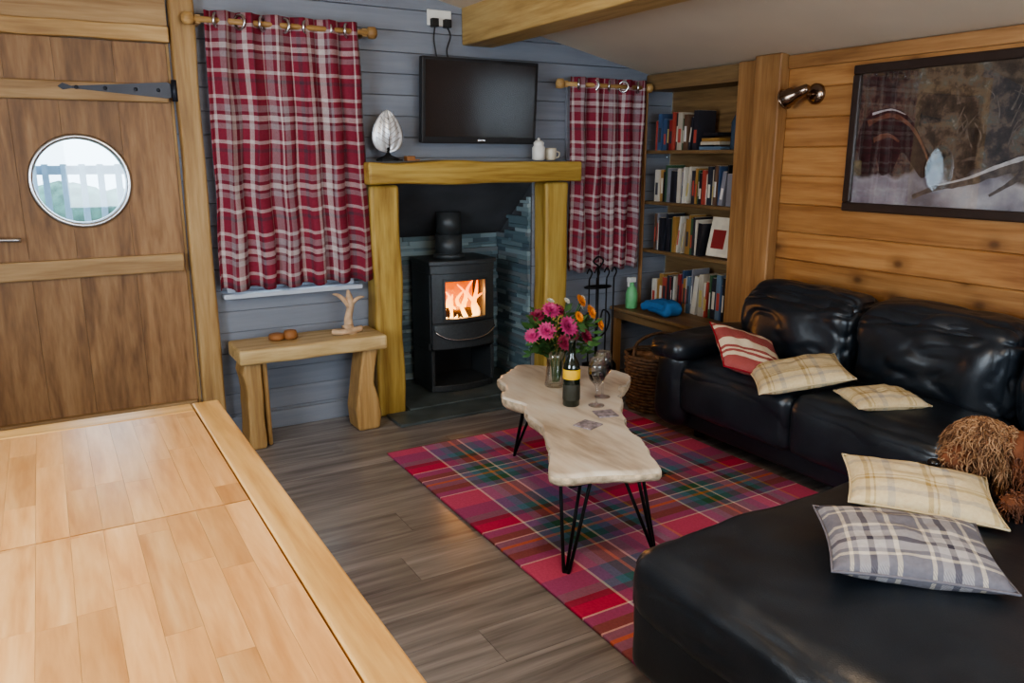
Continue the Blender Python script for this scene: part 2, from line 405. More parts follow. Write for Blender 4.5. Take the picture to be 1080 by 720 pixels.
w.obj('wall_front',[wallw_m])
c=MB()
c.prism([(3.9,ceilz(3.9)),(1.0,ceilz(1.0)),(-1.7,ceilz(-1.7)),(-1.7,ceilz(-1.7)+0.06),(1.0,ceilz(1.0)+0.06),(3.9,ceilz(3.9)+0.06)],-1.46,4.9,axis='Y')
c.obj('ceiling',[ceil_m])
b=MB(); b.box(2.21,2.42,-1.4,YB,2.13,2.34); b.obj('ceiling_beam',[wood('beam_oak_y',(0.28,0.17,0.055),(0.44,0.29,0.11),(0.54,0.38,0.16),axis='Y')],bevel=0.012)
def window(name,plane,a0,a1,z0,z1,axis,t=0.05):
    e=empty(name); m=MB()
    def bx(a,b_,c_,d): 
        if axis=='Y': m.box(a,b_,plane-t/2,plane+t/2,c_,d)
        else: m.box(plane-t/2,plane+t/2,a,b_,c_,d)
    bx(a0,a1,z0,z0+0.04); bx(a0,a1,z1-0.06,z1); bx(a0,a0+0.06,z0+0.04,z1-0.06); bx(a1-0.06,a1,z0+0.04,z1-0.06)
    if a1-a0>0.6: bx((a0+a1)/2-0.03,(a0+a1)/2+0.03,z0+0.04,z1-0.06)
    m.obj('frame',[upvc],e,bevel=0.006)
    m=MB()
    if axis=='Y': m.box(a0+0.05,a1-0.05,plane-0.003,plane+0.003,z0+0.03,z1-0.05)
    else: m.box(plane-0.003,plane+0.003,a0+0.05,a1-0.05,z0+0.03,z1-0.05)
    m.obj('pane',[glass_m],e); return e
window('window_1',YB+0.09,0.82,1.46,0.79,2.08,'Y')
window('window_2',YB+0.09,2.98,3.42,0.79,1.92,'Y')
window('window_3',-1.63,0.6,2.2,0.95,1.95,'X')
window('window_4',-1.43,0.2,2.6,0.9,2.0,'Y')
t=MB(); t.box(0.76,1.52,YB-0.07,YB+0.065,0.765,0.79); t.box(0.79,0.83,YB-0.015,YB+0.065,0.79,2.1); t.box(1.45,1.49,YB-0.015,YB+0.065,0.79,2.1); t.box(0.83,1.45,YB-0.015,YB+0.065,2.05,2.1)
t.obj('trim_1',[upvc],bevel=0.005)
t=MB(); t.box(2.93,3.47,YB-0.05,YB+0.03,0.75,0.78); t.box(2.95,2.99,YB-0.015,YB+0.065,0.78,1.95); t.box(3.42,3.46,YB-0.015,YB+0.065,0.78,1.95); t.box(2.99,3.42,YB-0.015,YB+0.065,1.89,1.95)
t.obj('trim_2',[blue_m],bevel=0.005)
t=MB(); t.box(0.74,1.545,YB-0.018,YB-0.0005,0,0.10); t.obj('baseboard_back',[blue_m],bevel=0.004)
trimp=wood('trim_pine',(0.22,0.10,0.034),(0.34,0.17,0.065),(0.43,0.23,0.095),axis='Y')
t=MB(); t.box(XR-0.025,XR-0.0005,-1.4,3.145,1.965,2.036); t.obj('trim_3',[trimp],bevel=0.005)

# ------------------------------------------------------------------ DOOR
dr=empty('door_1')
PX,PZ,PR=0.165,1.385,0.202
m=MB(); x=-0.33
ws=[0.24,0.20,0.25,0.235]
for k in ws:
    m.box(x+0.0006,x+k-0.0006,YB-0.01,YB+0.035,0.02,2.03); x+=k
m.box(-0.33,0.595,YB+0.0352,YB+0.05,0.02,2.03)
d=m.obj('planks',[door_m],dr)
ct=MB(); ct.cyl((PX,YB-0.2,PZ),(PX,YB+0.2,PZ),PR,seg=64); co=ct.obj('cutter',[door_m])
bo=d.modifiers.new('b','BOOLEAN'); bo.object=co; bo.operation='DIFFERENCE'; bo.solver='EXACT'
C.view_layer.update(); apply(d); bpy.data.objects.remove(co)
m=MB()
m.box(-0.33,0.585,YB-0.045,YB-0.011,1.755,1.84); m.box(-0.33,0.585,YB-0.045,YB-0.011,0.93,1.02); m.box(-0.33,0.585,YB-0.045,YB-0.011,0.12,0.24)
m.obj('ledges',[doorr_m],dr,bevel=0.006)
m=MB(); a=[(PX+(PR+0.006)*math.cos(t*math.pi/32),YB-0.013,PZ+(PR+0.006)*math.sin(t*math.pi/32)) for t in range(64)]
m.tube(a,0.013,10,closed=True); m.tube([(p[0],YB+0.055,p[2]) for p in a],0.013,8,closed=True)
m.obj('porthole_ring',[chrome],dr)
m=MB(); m.cyl((PX,YB+0.008,PZ),(PX,YB+0.014,PZ),PR,seg=48); m.obj('porthole_glass',[glass_m],dr)
m=MB(); m.prism([(0.62,1.835),(0.58,1.85),(0.17,1.817),(0.135,1.829),(0.115,1.814),(0.135,1.799),(0.17,1.807),(0.58,1.775),(0.62,1.785)],YB-0.052,YB-0.0455,axis='Y')
m.cyl((0.61,YB-0.068,1.76),(0.61,YB-0.068,1.86),0.013,seg=12)
for xx in (0.19,0.31,0.44,0.54): m.sphere((xx,YB-0.053,1.812),(0.009,0.006,0.009),8,6)
m.obj('strap_hinge',[hinge_m],dr)
m=MB(); m.box(-0.30,-0.26,YB-0.02,YB-0.0105,1.06,1.20); m.tube(spline([(-0.28,YB-0.02,1.13),(-0.28,YB-0.06,1.13),(-0.25,YB-0.07,1.13),(-0.11,YB-0.07,1.125)],5),0.010,8)
m.obj('lever_handle',[chrome],dr)
fr=empty('door_frame')
def wavy(m,x0,x1,y0,y1,z0,z1,amp,seed,n=24,axis='Z'):
    L=[];Rr=[]
    for i in range(n+1):
        t=i/n; z=z0+(z1-z0)*t
        L.append((x0+amp*noise.noise(Vector((seed,t*4,0))),z)); Rr.append((x1+amp*noise.noise(Vector((seed+9,t*4,0))),z))
    pts=L+Rr[::-1]
    if axis=='Z': m.prism(pts,y0,y1,axis='Y',smooth=False)
    else: m.prism([(p[1],p[0]) for p in pts],y0,y1,axis='Y')
m=MB()
wavy(m,0.615,0.725,YB-0.075,YB-0.0005,0,2.45,0.016,3)
m.obj('post_right',[oak_z],fr,bevel=0.014,seg=3)
m=MB(); m.box(-0.45,-0.335,YB-0.05,YB-0.0005,0,2.2); m.box(0.597,0.612,YB,YB+0.06,0,2.09); m.box(-0.36,-0.332,YB,YB+0.06,0,2.09); m.obj('jambs',[oak_z],fr)
m=MB(); wavy(m,2.032,2.105,YB-0.06,YB+0.06,-0.335,0.61,0.006,5,axis='X'); m.obj('head_rail',[oak_x],fr,bevel=0.006)
m=MB(); m.box(-0.335,0.61,YB-0.02,YB-0.0005,2.107,2.33); m.obj('head_panel',[doorr_m],fr)
m=MB(); m.box(-4,5,4.95,12,-0.3,-0.11); m.obj('garden_ground',[plain('garden_grass',(0.10,0.16,0.07),0.9,nscale=3,var=0.5)])
m=MB()
for i in range(24): m.box(-1.2+i*0.11,-1.16+i*0.11,6.2,6.23,-0.1,1.45)
for zz in (0.2,0.75,1.38): m.box(-1.25,1.5,6.23,6.27,zz,zz+0.06)
m.box(-0.1,-0.02,6.1,6.2,-0.1,1.9); m.box(0.62,0.7,6.1,6.2,-0.1,1.9); m.box(-0.3,0.9,6.08,6.2,1.62,1.70)
m.obj('garden_fence',[plain('fence_pale',(0.40,0.55,0.68),0.7)])
m=MB()
for i in range(60):
    a=random.uniform(-2.5,2.5); m.sphere((a,8+random.uniform(-.4,.4),random.uniform(0,1.1)),random.uniform(0.2,0.4),8,6)
m.obj('garden_hedge',[plain('hedge_green',(0.10,0.20,0.16),0.9,var=0.6,nscale=9)])

# ------------------------------------------------------------------ CURTAINS
def curtain(name,x0,x1,z0,z1,y,folds,flare,rings,rx0,rx1):
    e=empty(name); m=MB()
    def fn(u,v):
        z=z1+(z0-z1)*v
        wx=(x1-x0); cx=(x0+x1)/2; k=1+flare*v
        ph=u*folds*2*math.pi
        am=0.026*(1+0.3*math.sin(u*9))*(0.85+0.2*v)
        x=cx+(u-0.5)*wx*k+0.008*math.sin(ph*2+v*2)+0.012*noise.noise(Vector((u*6,v*4,1)))
        yy=y+am*math.sin(ph+0.5*math.sin(v*3+u*5))+0.018*noise.noise(Vector((u*10,v*3,3)))
        return (x,yy,z+0.010*math.sin(ph)*v)
    m.grid(folds*14,30,fn,uvs=((x1-x0)*1.3,(z1-z0)))
    m.obj('fabric',[curtain_m],e,solid=0.003)
    m=MB(); zr=z1-0.045
    m.cyl((rx0,y,zr),(rx1,y,zr),0.014,seg=14); m.obj('rod',[wood('rod_pine',*OAK,axis='X')],e)
    m=MB()
    for xx in (rx0,rx1):
        s=-1 if xx==rx0 else 1
        m.lathe([(0.001,-0.03),(0.02,-0.028),(0.03,-0.01),(0.03,0.01),(0.02,0.028),(0.001,0.03)],(xx+s*0.02,y,zr),16)
    for xx in (rx0+0.025,rx1-0.02): m.box(xx-0.012,xx+0.012,y,YB,zr-0.02,zr+0.02)
    m.obj('finials',[oak_x],e)
    m=MB()
    for i in range(rings):
        u=(i+0.5)/rings; xx=x0+(x1-x0)*u
        m.M=Matrix.Translation((xx,y,zr))@Euler((0,0,math.radians(35 if i%2 else -35))).to_matrix().to_4x4()
        m.tube([(0,0.032*math.cos(t*math.pi/10),0.032*math.sin(t*math.pi/10)) for t in range(20)],0.008,8,closed=True)
    m.obj('eyelets',[chrome],e)
    return e
curtain('curtain',0.765,1.525,0.825,2.185,YB-0.13,6,0.09,7,0.71,1.59)
curtain('curtain',2.92,3.51,0.76,1.985,YB-0.10,5,-0.03,5,2.86,3.525)

# ------------------------------------------------------------------ FIREPLACE
fp=empty('fireplace_surround')
m=MB(); wavy(m,1.565,1.735,YB-0.15,YB-0.001,0,1.345,0.014,1.7); m.obj('post_left',[mant_z],fp,bevel=0.02,seg=3)
m=MB(); wavy(m,2.71,2.885,YB-0.15,YB-0.001,0,1.345,0.014,12.7); m.obj('post_right',[mant_z],fp,bevel=0.02,seg=3)
m=MB(); wavy(m,1.347,1.472,YB-0.22,YB-0.001,1.53,2.935,0.012,7,axis='X'); m.obj('mantel_beam',[mant_x],fp,bevel=0.014,seg=3)
rc=empty('fireplace_recess')
m=MB(); m.box(1.70,1.735,YB+0.061,4.84,0,1.30); m.box(2.705,2.74,YB+0.061,4.84,0,1.30); m.box(1.735,2.705,4.80,4.84,0,1.20)
m.box(1.735,1.742,YB+0.001,YB+0.061,0,1.34); m.box(2.698,2.705,YB+0.001,YB+0.061,0,1.34)
m.prism([(YB+0.002,1.335),(4.80,0.98),(4.80,1.02),(YB+0.062,1.385),(YB+0.062,1.345),(YB+0.002,1.345)],1.735,2.705,axis='X')
m.obj('chimney_plaster',[plaster],rc)
m=MB()
def slates(side):
    z=0.03
    while z<1.30:
        h=random.choice((0.018,0.024,0.03))
        if side=='back': a,b_=1.75,2.69
        else: a,b_=YB+0.01,4.77
        x=a-random.random()*0.2
        while x<b_:
            l=random.uniform(0.12,0.32); p=random.uniform(0.006,0.024)
            u0,u1=max(x,a),min(x+l,b_)
            if u1-u0>0.01:
                if side=='back':
                    if z<0.97: m.box(u0,u1-0.001,4.80-p-0.005,4.80,z,z+h-0.0015)
                else:
                    zl=1.335-(u1-YB)*(0.365/0.45)-0.01
                    if z+h<zl+0.03: m.box(2.705-p-0.012,2.703,u0,u1-0.001,z,z+h-0.0015) if side=='right' else m.box(1.737,1.742+p,u0,u1-0.001,z,z+h-0.0015)
            x+=l
        z+=h
slates('back'); slates('right'); slates('left')
m.obj('stacked_slate_lining',[slate],rc)
m=MB(); m.box(1.60,2.85,YB-0.38,YB-0.16,0.001,0.02); m.box(1.755,2.69,YB-0.158,4.77,0.001,0.026); m.obj('slate_hearth',[hearth_m],None,bevel=0.004)

# ------------------------------------------------------------------ STOVE
st=empty('wood_burning_stove')
SX=2.225; SF=4.36; SB=4.70; HW=0.225
def outl(hw,yf,yb,bul,n=14):
    p=[(SX-hw,yb),]
    for i in range(n+1):
        t=-1+2*i/n; p.append((SX+hw*t,yf+bul*(t*t)))
    p.append((SX+hw,yb)); return p
m=MB(); m.prism(outl(HW+0.01,SF-0.01,SB,0.045),0.845,0.872); m.obj('top_plate',[stove_m],st,bevel=0.005)
m=MB(); m.prism(outl(HW,SF+0.055,SB,0.035),0.30,0.345); m.prism(outl(HW,SF+0.0,SB,0.045),0.79,0.845)
m.box(SX-HW,SX-HW+0.02,SF+0.06,SB,0.345,0.79); m.box(SX+HW-0.02,SX+HW,SF+0.06,SB,0.345,0.79); m.box(SX-HW+0.02,SX+HW-0.02,SB-0.02,SB,0.345,0.79)
m.obj('body',[stove_m],st,bevel=0.004)
m=MB(); m.prism(outl(HW-0.005,SF+0.02,SB,0.045),0.027,0.07); m.box(SX-HW,SX-HW+0.025,SF+0.05,SB,0.07,0.30); m.box(SX+HW-0.025,SX+HW,SF+0.05,SB,0.07,0.30); m.mi=1; m.box(SX-HW+0.025,SX+HW-0.025,SB-0.02,SB,0.07,0.30)
m.obj('log_store',[stove_m,stoved_m],st,bevel=0.005)
m=MB()
def cp(t,z,off=0): return (SX+HW*t,SF+0.045*t*t+off,z)
def curved(m,t0,t1,z0,z1,o0,o1,n=10):
    A=[[m._v(cp(t0+(t1-t0)*i/n,z,o)) for (z,o) in ((z0,o0),(z1,o0),(z1,o1),(z0,o1))] for i in range(n+1)]
    for i in range(n):
        for k in range(4): m._f([A[i][k],A[i][(k+1)%4],A[i+1][(k+1)%4],A[i+1][k]],False)
    m._f(A[0]); m._f(A[-1][::-1])
curved(m,-0.97,0.97,0.315,0.505,0,0.03,16)
curved(m,-0.97,0.97,0.745,0.79,0,0.03,16)
curved(m,-0.97,-0.62,0.505,0.745,0,0.03,5); curved(m,0.62,0.97,0.505,0.745,0,0.03,5)
m.obj('door_frame_panel',[stove_m],st)
m=MB(); curved(m,-0.66,0.66,0.50,0.75,0.016,0.02,12); m.obj('door_glass',[glass_m],st)
m=MB(); 
for (a,b_,c_,d_) in ((-0.68,0.68,0.492,0.507),(-0.68,0.68,0.742,0.757),(-0.68,-0.62,0.507,0.742),(0.62,0.68,0.507,0.742)): curved(m,a,b_,c_,d_,-0.008,0,10)
m.obj('window_rim',[stove_m],st)
m=MB(); n=16
A=[]
for i in range(n+1):
    t=-0.95+1.9*i/n; zb=0.375+0.055*t*t*t*t+0.02*t*t; A.append([m._v(cp(t,zz,o)) for (zz,o) in ((zb,-0.022),(0.472,-0.014),(0.472,-0.001),(zb,-0.001))])
for i in range(n):
    for k in range(4): m._f([A[i][k],A[i][(k+1)%4],A[i+1][(k+1)%4],A[i+1][k]],False)
m._f(A[0]); m._f(A[-1][::-1])
m.obj('curved_handle_plate',[stove_m],st,bevel=0.004)
m=MB(); m.tube([cp(-0.95+1.9*i/n,0.371+0.055*(-0.95+1.9*i/n)**4+0.02*(-0.95+1.9*i/n)**2,-0.024) for i in range(n+1)],0.006,8); m.obj('handle_lip',[chrome],st)
m=MB(); curved(m,-0.97,0.97,0.31,0.316,-0.004,0.03,16); curved(m,-0.97,0.97,0.477,0.484,-0.003,0.03,16); m.obj('ash_lip',[black_m],st)
m=MB(); m.cyl((2.20,4.55,0.872),(2.20,4.55,1.02),0.085,seg=28); m.cyl((2.20,4.55,1.02),(2.20,4.55,1.16),0.078,seg=28); m.lathe([(0.10,0),(0.10,0.02),(0.088,0.03)],(2.20,4.55,0.872),28); m.obj('flue_pipe',[stove_m],st)
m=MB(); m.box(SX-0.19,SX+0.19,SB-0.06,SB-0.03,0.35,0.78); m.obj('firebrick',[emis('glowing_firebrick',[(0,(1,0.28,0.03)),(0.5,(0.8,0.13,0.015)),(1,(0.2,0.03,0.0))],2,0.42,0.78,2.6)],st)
m=MB(); 
for (a,b_,r) in (((SX-0.16,4.47,0.43),(SX+0.14,4.60,0.45),0.045),((SX+0.15,4.45,0.43),(SX-0.1,4.61,0.45),0.04),((SX-0.1,4.50,0.52),(SX+0.13,4.52,0.50),0.035)):
    m.tube([a,tuple((a[i]+b_[i])/2+0.008 for i in range(3)),b_],r,10)
m.box(SX-0.19,SX+0.19,4.42,4.63,0.346,0.385)
m.obj('logs',[log_m],st)
m=MB()
for i in range(13):
    fx=SX-0.15+0.025*i+random.uniform(-.012,.012); fy=4.50+random.uniform(-.04,.04); h=random.uniform(0.10,0.26)
    p=[(fx,fy,0.47),(fx+random.uniform(-.03,.03),fy,0.47+h*0.35),(fx+random.uniform(-.04,.04),fy,0.47+h*0.7),(fx+random.uniform(-.05,.05),fy,0.47+h)]
    pts=spline(p,4); n=len(pts)
    m.tube(pts,[0.034*math.sin(min(1,(k/n)*2.2+0.25)*math.pi*0.5)*(1-k/n)**0.8+0.001 for k in range(n)],8,flat=0.5)
m.obj('flames',[emis('flame',[(0,(1,0.62,0.20)),(0.45,(1,0.34,0.05)),(1,(1,0.12,0.01))],2,0.46,0.72,6)],st)

# ------------------------------------------------------------------ TV
tv=empty('television')
TM=Matrix.Translation((2.272,YB-0.11,1.81))@Euler((math.radians(4),0,0)).to_matrix().to_4x4()
m=MB(); m.M=TM
m.box(-0.38,0.38,-0.02,0.025,-0.235,0.235); m.box(-0.2,0.2,0.025,0.05,-0.15,0.12); o=m.obj('casing',[black_m],tv,bevel=0.006)
m=MB(); m.M=TM
m.box(-0.36,0.36,-0.0225,-0.019,-0.198,0.217); m.obj('screen',[screen_m],tv)
m=MB(); m.M=TM
m.box(-0.025,0.025,-0.0225,-0.0195,-0.222,-0.212); m.obj('badge',[chrome],tv)
m=MB(); m.box(2.18,2.38,YB-0.02,YB-0.0005,1.70,1.92); m.box(2.25,2.31,YB-0.055,YB-0.02,1.76,1.86); m.obj('wall_bracket',[black_m],tv)
sk=empty('wall_socket')
m=MB(); m.box(1.99,2.14,YB-0.014,YB-0.0005,2.225,2.31); m.obj('plate',[white_m],sk,bevel=0.004)
m=MB(); m.box(2.005,2.045,YB-0.05,YB-0.0145,2.215,2.26); m.box(2.085,2.125,YB-0.05,YB-0.0145,2.215,2.26)
m.tube(spline([(2.025,YB-0.035,2.215),(2.02,YB-0.03,2.15),(2.03,YB-0.03,2.08),(2.04,YB-0.03,2.02)],6),0.005,6)
m.tube(spline([(2.105,YB-0.035,2.215),(2.125,YB-0.03,2.17),(2.10,YB-0.03,2.09),(2.12,YB-0.03,2.02)],6),0.005,6)
m.obj('plugs_and_cables',[black_m],sk,bevel=0.003)

# ------------------------------------------------------------------ mantel ornaments
lf=empty('leaf_ornament'); MZ=1.473
m=MB(); m.lathe([(0.065,0),(0.068,0.008),(0.05,0.018),(0.02,0.03),(0.008,0.045),(0.007,0.09)],(1.675,YB-0.14,MZ+0.003),24)
m.box(1.62,1.74,YB-0.19,YB-0.1,MZ+0.003,MZ+0.012); m.obj('base',[iron_m],lf)
m=MB()
def leaf(u,v):
    t=v; wdt=0.095*math.sin(math.pi*min(1,t**0.75))**0.6*(1-0.10*t); a=(u-0.5)*2
    return (1.675+a*wdt,YB-0.14-0.02*(1-a*a)*math.sin(math.pi*t)-0.003*math.cos(a*14),MZ+0.065+0.21*t-0.02*abs(a)*(1-t))
m.grid(16,18,leaf); m.obj('leaf_blade',[silver],lf,solid=0.003)
m=MB(); m.tube([(1.675,YB-0.165,MZ+0.06),(1.675,YB-0.167,MZ+0.16),(1.675,YB-0.15,MZ+0.27)],[0.003,0.002,0.001],6)
for i in range(6):
    z=MZ+0.085+0.028*i
    for sg in (-1,1): m.tube([(1.675,YB-0.165,z),(1.675+sg*0.03,YB-0.162,z+0.02),(1.675+sg*0.07*(1-0.1*i),YB-0.154,z+0.045)],0.0012,5)
m.obj('veins',[chrome],lf)
m=MB(); m.lathe([(0.03,0),(0.04,0.008),(0.041,0.075),(0.03,0.09),(0.032,0.095),(0.034,0.105),(0.02,0.118),(0.008,0.12),(0.01,0.13),(0.003,0.135)],(2.66,YB-0.14,MZ+0.004),28); m.obj('lidded_jar',[white_m])
m=MB(); m.lathe([(0.025,0),(0.035,0.01),(0.038,0.06),(0.034,0.075),(0.030,0.075),(0.030,0.06)],(2.76,YB-0.12,MZ+0.004),24); m.tube(spline([(2.795,YB-0.12,MZ+0.06),(2.825,YB-0.12,MZ+0.05),(2.82,YB-0.12,MZ+0.025),(2.795,YB-0.12,MZ+0.02)],5),0.005,6); m.obj('small_mug',[cream_m])
m=MB(); m.box(1.78,1.83,YB-0.16,YB-0.11,MZ+0.003,MZ+0.03); m.box(1.785,1.86,YB-0.155,YB-0.145,MZ+0.003,MZ+0.012); m.obj('trinket_box',[brown_m],bevel=0.003)

# ------------------------------------------------------------------ BENCH
be=empty('rustic_bench')
m=MB(); pts=[]
for i in range(21):
    t=i/20; pts.append((0.755+0.785*t,3.985+0.03*noise.noise(Vector((t*4,3,1)))-0.012*t))
pts=pts+[(1.54,4.27),(1.2,4.285),(0.755,4.27)]
m.prism(pts,0.47,0.55); m.obj('seat_slab',[wood('bench_oak',(0.32,0.20,0.08),(0.48,0.34,0.16),(0.60,0.45,0.24),axis='X')],be,bevel=0.014,seg=3)
m=MB(); wavy(m,0.785,0.87,4.03,4.22,0,0.47,0.02,21,8); m.prism([(0.885,0),(0.91,0),(0.905,0.47),(0.875,0.47)],4.06,4.2,axis='Y'); m.obj('leg_left',[oak_z],be,bevel=0.012)
m=MB()
prof=[(1.375,0.0),(1.50,0.0),(1.515,0.08),(1.50,0.18),(1.475,0.27),(1.485,0.36),(1.51,0.47),(1.42,0.47),(1.40,0.36),(1.385,0.25),(1.365,0.12)]
m.prism(prof,4.03,4.20,axis='Y'); m.obj('leg_right',[oak_z],be,bevel=0.015,seg=3)
dw=empty('driftwood_sculpture')
m=MB(); m.tube([(1.36,4.12,0.552),(1.40,4.12,0.575)],[0.05,0.035],12)
m.tube(spline([(1.38,4.13,0.56),(1.375,4.13,0.63),(1.39,4.13,0.70),(1.38,4.13,0.79)],6),[0.03,0.028,0.026,0.025,0.024,0.023,0.022,0.021,0.02,0.02,0.02,0.02,0.021,0.022,0.02,0.018,0.014,0.010,0.005],10)
m.tube(spline([(1.385,4.13,0.70),(1.33,4.12,0.76),(1.29,4.12,0.775)],5),[0.018,0.016,0.014,0.013,0.012,0.011,0.010,0.008,0.006,0.004,0.002],8)
m.tube(spline([(1.385,4.13,0.70),(1.43,4.12,0.74),(1.47,4.12,0.745)],5),[0.016,0.015,0.013,0.012,0.011,0.010,0.009,0.008,0.006,0.004,0.002],8)
m.tube(spline([(1.44,4.1,0.575),(1.33,4.08,0.568),(1.27,4.1,0.572)],5),0.016,8)
m.obj('branch',[drift_m],dw)
m=MB(); m.lathe([(0.035,0),(0.045,0.01),(0.04,0.03),(0.02,0.035)],(0.985,4.15,0.552),14); m.lathe([(0.03,0),(0.04,0.01),(0.035,0.035),(0.03,0.045),(0.012,0.05)],(1.055,4.14,0.552),14); m.obj('wooden_trinkets',[brown_m])

# ------------------------------------------------------------------ DINING TABLE
dt=empty('dining_table'); TZ=0.75
m=MB(); 
m.box(0.325,0.405,0.30,2.535,TZ-0.035,TZ); m.obj('edge_right',[tframe_y],dt,bevel=0.006,seg=3)
m=MB(); m.box(-0.655,-0.575,0.30,2.535,TZ-0.035,TZ); m.obj('edge_left',[tframe_y],dt,bevel=0.006)
m=MB(); m.box(-0.574,0.323,2.455,2.535,TZ-0.035,TZ); m.box(-0.574,0.323,0.30,0.38,TZ-0.035,TZ); m.obj('edge_ends',[tframe_x],dt,bevel=0.004)
m=MB(); 
for (y0,y1) in ((0.381,1.715),(1.720,2.452)):
    x=-0.573
    while x<0.319:
        x1=min(x+0.060,0.321); y=y0-random.random()*0.4
        while y<y1:
            ye=y+random.uniform(0.3,0.6)
            a,b_=max(y,y0),min(ye,y1)
            if b_-a>0.005: m.box(x+0.0002,x1-0.0002,a+0.0002,b_-0.0002,TZ-0.03,TZ-0.0012)
            y=ye
        x=x1
m.obj('top_staves',[table_m],dt)
m=MB(); m.box(-0.57,0.32,0.40,2.44,TZ-0.06,TZ-0.036); m.box(-0.58,0.33,2.36,2.40,TZ-0.14,TZ-0.061); m.box(0.29,0.33,0.5,2.36,TZ-0.14,TZ-0.061); m.box(-0.58,-0.54,0.5,2.36,TZ-0.14,TZ-0.061); m.obj('apron',[tframe_x],dt)
m=MB()
for (x,y) in ((-0.58,0.42),(0.25,0.42),(-0.58,2.33),(0.25,2.33)): m.box(x,x+0.08,y,y+0.08,0,TZ-0.036)
m.obj('legs',[oak_z],dt,bevel=0.006)
m=MB(); pts=[]
for (cx,cy,a0) in ((-0.100,1.005,0),(-0.29,1.005,90),(-0.29,0.72,180),(-0.100,0.72,270)):
    for k in range(7): a=math.radians(a0+15*k); pts.append((cx+0.045*math.cos(a),cy+0.045*math.sin(a)))
m.prism(pts,TZ,TZ+0.02); m.obj('serving_board',[wood('board_oak',(0.54,0.32,0.14),(0.70,0.45,0.23),(0.80,0.57,0.32),axis='Y')],bevel=0.005)

# ------------------------------------------------------------------ RUG
rg=empty('tartan_rug')
m=MB(); m.box(1.38,2.89,1.35,3.62,0.001,0.012); m.obj('pile',[rug_m],rg,bevel=0.003)
m=MB()
x=1.385
while x<2.885:
    m.box(x,x+0.005,3.62,3.645,0.001,0.005); x+=0.011
m.obj('fringe',[plain('fringe',(0.25,0.08,0.07),0.9)],rg)

# ------------------------------------------------------------------ COFFEE TABLE
ct=empty('live_edge_coffee_table')
out=[(1.43,2.14),(1.53,2.33),(1.66,2.58),(1.69,2.76),(1.76,2.88),(1.73,3.02),(1.82,3.16),(1.88,3.34),(2.00,3.42),(2.10,3.49),(2.22,3.37),(2.28,3.25),(2.34,3.32),(2.42,3.24),(2.48,3.10),(2.43,2.97),(2.28,2.86),(2.12,2.64),(1.97,2.42),(1.90,2.22),(1.82,2.05),(1.76,1.99),(1.60,2.06)]
sp=spline([(p[0],p[1],0) for p in out],8,True)
pts=[]
for i,p in enumerate(sp):
    g=1.0 if p.y<2.75 else 2.0
    k=noise.noise(Vector((p.x*9,p.y*9,2)))*0.014+noise.noise(Vector((p.x*28,p.y*28,5)))*0.007*g
    pts.append((p.x+k,p.y-k))
m=MB(); n=len(pts); cx=sum(p[0] for p in pts)/n; cy=sum(p[1] for p in pts)/n
rings=[]
for ri,(sc_,z) in enumerate(((0.945,0.362),(0.985,0.374),(1.005,0.392),(1.0,0.408),(0.99,0.417),(0.972,0.42))):
    ring=[]
    for p in pts:
        wv=0.010*noise.noise(Vector((p[0]*30,p[1]*30,ri*0.8))) if ri in (1,2,3) else 0
        ring.append(m._v((cx+(p[0]-cx)*(sc_+wv),cy+(p[1]-cy)*(sc_+wv),z)))
    rings.append(ring)
m._f(rings[0][::-1])
for a in range(len(rings)-1):
    m.mi=1 if a<3 else 0
    for k in range(n): m._f([rings[a][k],rings[a][(k+1)%n],rings[a+1][(k+1)%n],rings[a+1][k]],True)
m.mi=0; m._f(rings[-1])
m.obj('slab_top',[slab_m,bark_m],ct)
m=MB()
def hairpin(bx,by,dx,dy):
    foot=Vector((bx+dx,by+dy,0.020)); px,py=-dy,dx; l=math.hypot(px,py); px/=l; py/=l
    a=Vector((bx+px*0.06,by+py*0.06,0.363)); b_=Vector((bx-px*0.06,by-py*0.06,0.363))
    m.tube(spline([a,foot+Vector((px*0.012,py*0.012,0.01)),foot,foot+Vector((-px*0.012,-py*0.012,0.01)),b_],5),0.0065,8)
    c_=Vector((bx-dx*1.0,by-dy*1.0,0.363)); m.tube([c_,foot+Vector((0,0,0.003))],0.0065,8)
    m.box(bx-0.07,bx+0.07,by-0.07,by+0.07,0.357,0.3615)
hairpin(1.56,2.20,-0.06,-0.04); hairpin(1.80,2.13,0.05,-0.05); hairpin(1.98,3.22,-0.05,0.04); hairpin(2.30,3.10,0.06,0.04)
m.obj('hairpin_legs',[iron_m],ct)
T=0.421
wb=empty('wine_bottle')
m=MB(); m.lathe([(0.034,0),(0.038,0.005),(0.038,0.17),(0.032,0.195),(0.016,0.225),(0.0145,0.285),(0.016,0.29),(0.016,0.30),(0.01,0.30)],(1.925,2.76,T),28); m.obj('glass',[darkglass],wb)
m=MB(); m.lathe([(0.0385,0.03),(0.0388,0.031),(0.0388,0.10),(0.0385,0.101)],(1.925,2.76,T),28); m.obj('label_lower',[plain('label_black',(0.03,0.03,0.02),0.6)],wb)
m=MB(); m.lathe([(0.0385,0.125),(0.0388,0.126),(0.0388,0.168),(0.0385,0.169)],(1.925,2.76,T),28); m.obj('label_band',[label_y],wb)
